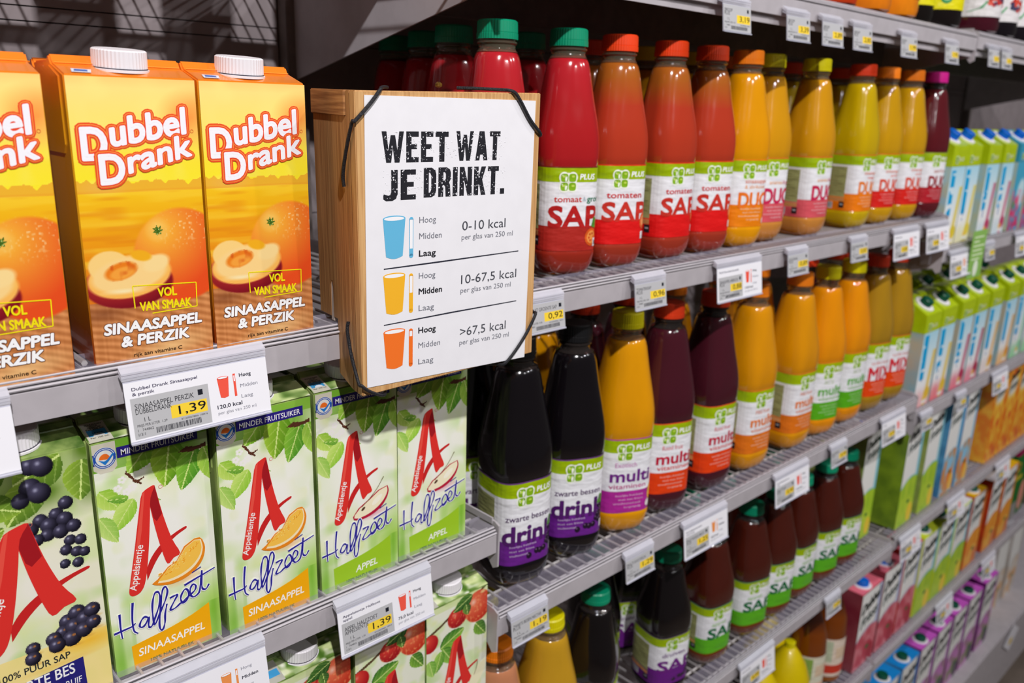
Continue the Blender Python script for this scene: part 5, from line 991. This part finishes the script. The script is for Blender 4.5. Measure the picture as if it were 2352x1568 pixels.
yel = mat('bright_yellow_top', (250, 196, 10), rough=.4, var=.05); redm = mat('red_side', (214, 74, 28), rough=.4, var=.15); ylime = mat('yellow_lime_top', (220, 236, 50), rough=.4, var=.05)
for i, (x, w_, side, top, img, cap_, h_, lab) in enumerate([(1.263, .100, dpink, pinkt, rs, M_bcap, .192, 'left pink raspberry carton with a blue cap'), (1.370, .100, dpink, pinkt, rs, M_bcap, .205, 'middle pink raspberry carton with a blue cap'), (1.477, .092, mat('red_seam_side', (220, 60, 50), rough=.4, var=.1), pinkt, rs, None, .215, 'right pink raspberry carton with an open pink top'), (1.580, .098, ylime, ylime, lime, M_gcap, .212, 'left lime carton with a green cap, fourth shelf'), (1.686, .098, ylime, ylime, lime, M_gcap, .216, 'middle lime carton with a green cap, fourth shelf'), (1.792, .098, ylime, ylime, lime, None, .216, 'right lime carton, fourth shelf'), (1.905, .098, redm, yel, red, M_gcap, .216, 'left red and orange carton with yellow top and green cap'), (2.05, .100, redm, yel, red, None, .216, 'middle red and orange carton with yellow top'), (2.165, .100, redm, yel, red, None, .216, 'right red and orange carton with yellow top')]):
    rb_carton('c', lab, x, .060, zR4, w_, .064, h_, side, top, img, cap_, GR4, slope=0, words=FW, whitetop=(i in (5, 7)))
gb = thing('tea_box', 'dark green box with yellow print and magenta lid at the right edge', 'box', (2.385, .125, -1.172))
link('box_body', MB().box(-.07, .07, -.05, .05, 0, .21).me('box_body', mat('dark_green_card', (22, 118, 40), rough=.4, var=.12), bevel=.001), gb)
link('box_lid', MB().box(-.072, .072, -.052, .052, .21, .245).me('box_lid', mat('magenta_card', (160, 10, 80), rough=.4, var=.1), bevel=.001), gb)
a = Art(); a.disc(30, 40, 16, 16, (190, 180, 40), 1, 20); a.disc(30, 40, 10, 10, (110, 60, 40), 1.4, 16); a.rect(12, 70, 60, 14, (206, 190, 40), 1); a.rect(20, 160, 50, 60, (150, 146, 140), 1); a.disc(100, 150, 26, 50, (226, 150, 130), 1, 20)
link('front_print', a.me('front_print', M_print, lambda x, y, l: (-.07 + x * .001, -.0504 - l * .0001, .21 - y * .001)), gb)
link('side_print', a.me('side_print', M_print, lambda x, y, l: (-.0704 - l * .0001, .05 - x * .0007, .21 - y * .001)), gb)
GR5 = 'fruit drink cartons on the bottom deck'; zR5 = -1.5555
purp = mat('orchid_purple_top', (214, 96, 210), rough=.4, var=.04); dpur = mat('deep_purple_side', (120, 30, 120), rough=.4, var=.1); gz = fr((206, 130, 200), (190, 120, 200), (110, 130, 60), (50, 40, 60), 121); blt = mat('azure_top', (20, 146, 228), rough=.4, var=.05); bz = fr((120, 190, 230), (60, 130, 210), (180, 210, 235), (230, 230, 235), 123)
for i, (x, side, top, img, lab) in enumerate([(1.47, bluet, blt, bz, 'azure-topped carton at the bottom edge of the photo'), (1.585, bluet, blt, bz, 'azure-topped carton beside the first purple carton'), (1.70, dpur, purp, gz, 'first purple-topped carton from the left, bottom deck'), (1.815, dpur, purp, gz, 'second purple-topped carton from the left, bottom deck'), (1.93, dpur, purp, gz, 'third purple-topped carton from the left, bottom deck'), (2.045, dpur, purp, gz, 'fourth purple-topped carton from the left, bottom deck'), (2.175, dpur, purp, gz, 'last purple-topped carton, at the gap on the bottom deck')]):
    rb_carton('c', lab, x, .058, zR5, .105, .066, .232, side, top, img, M_gcap, GR5, slope=0, words=FW)
for i, (x, y, lab) in enumerate([(2.42, .10, 'grey-white carton with plain top standing on the deck at far right'), (2.56, .10, 'grey-white carton at the right photo edge, bottom deck')]):
    rb_carton('c', lab, x, y, zR5, .11, .12, .30, mat('grey_white_side', (206, 200, 196), rough=.45, c2=(170, 160, 150), vscale=10), white, fr((226, 222, 216), (200, 196, 190), (220, 160, 90), (200, 190, 180), 131), M_whitecap, GR5, slope=0)
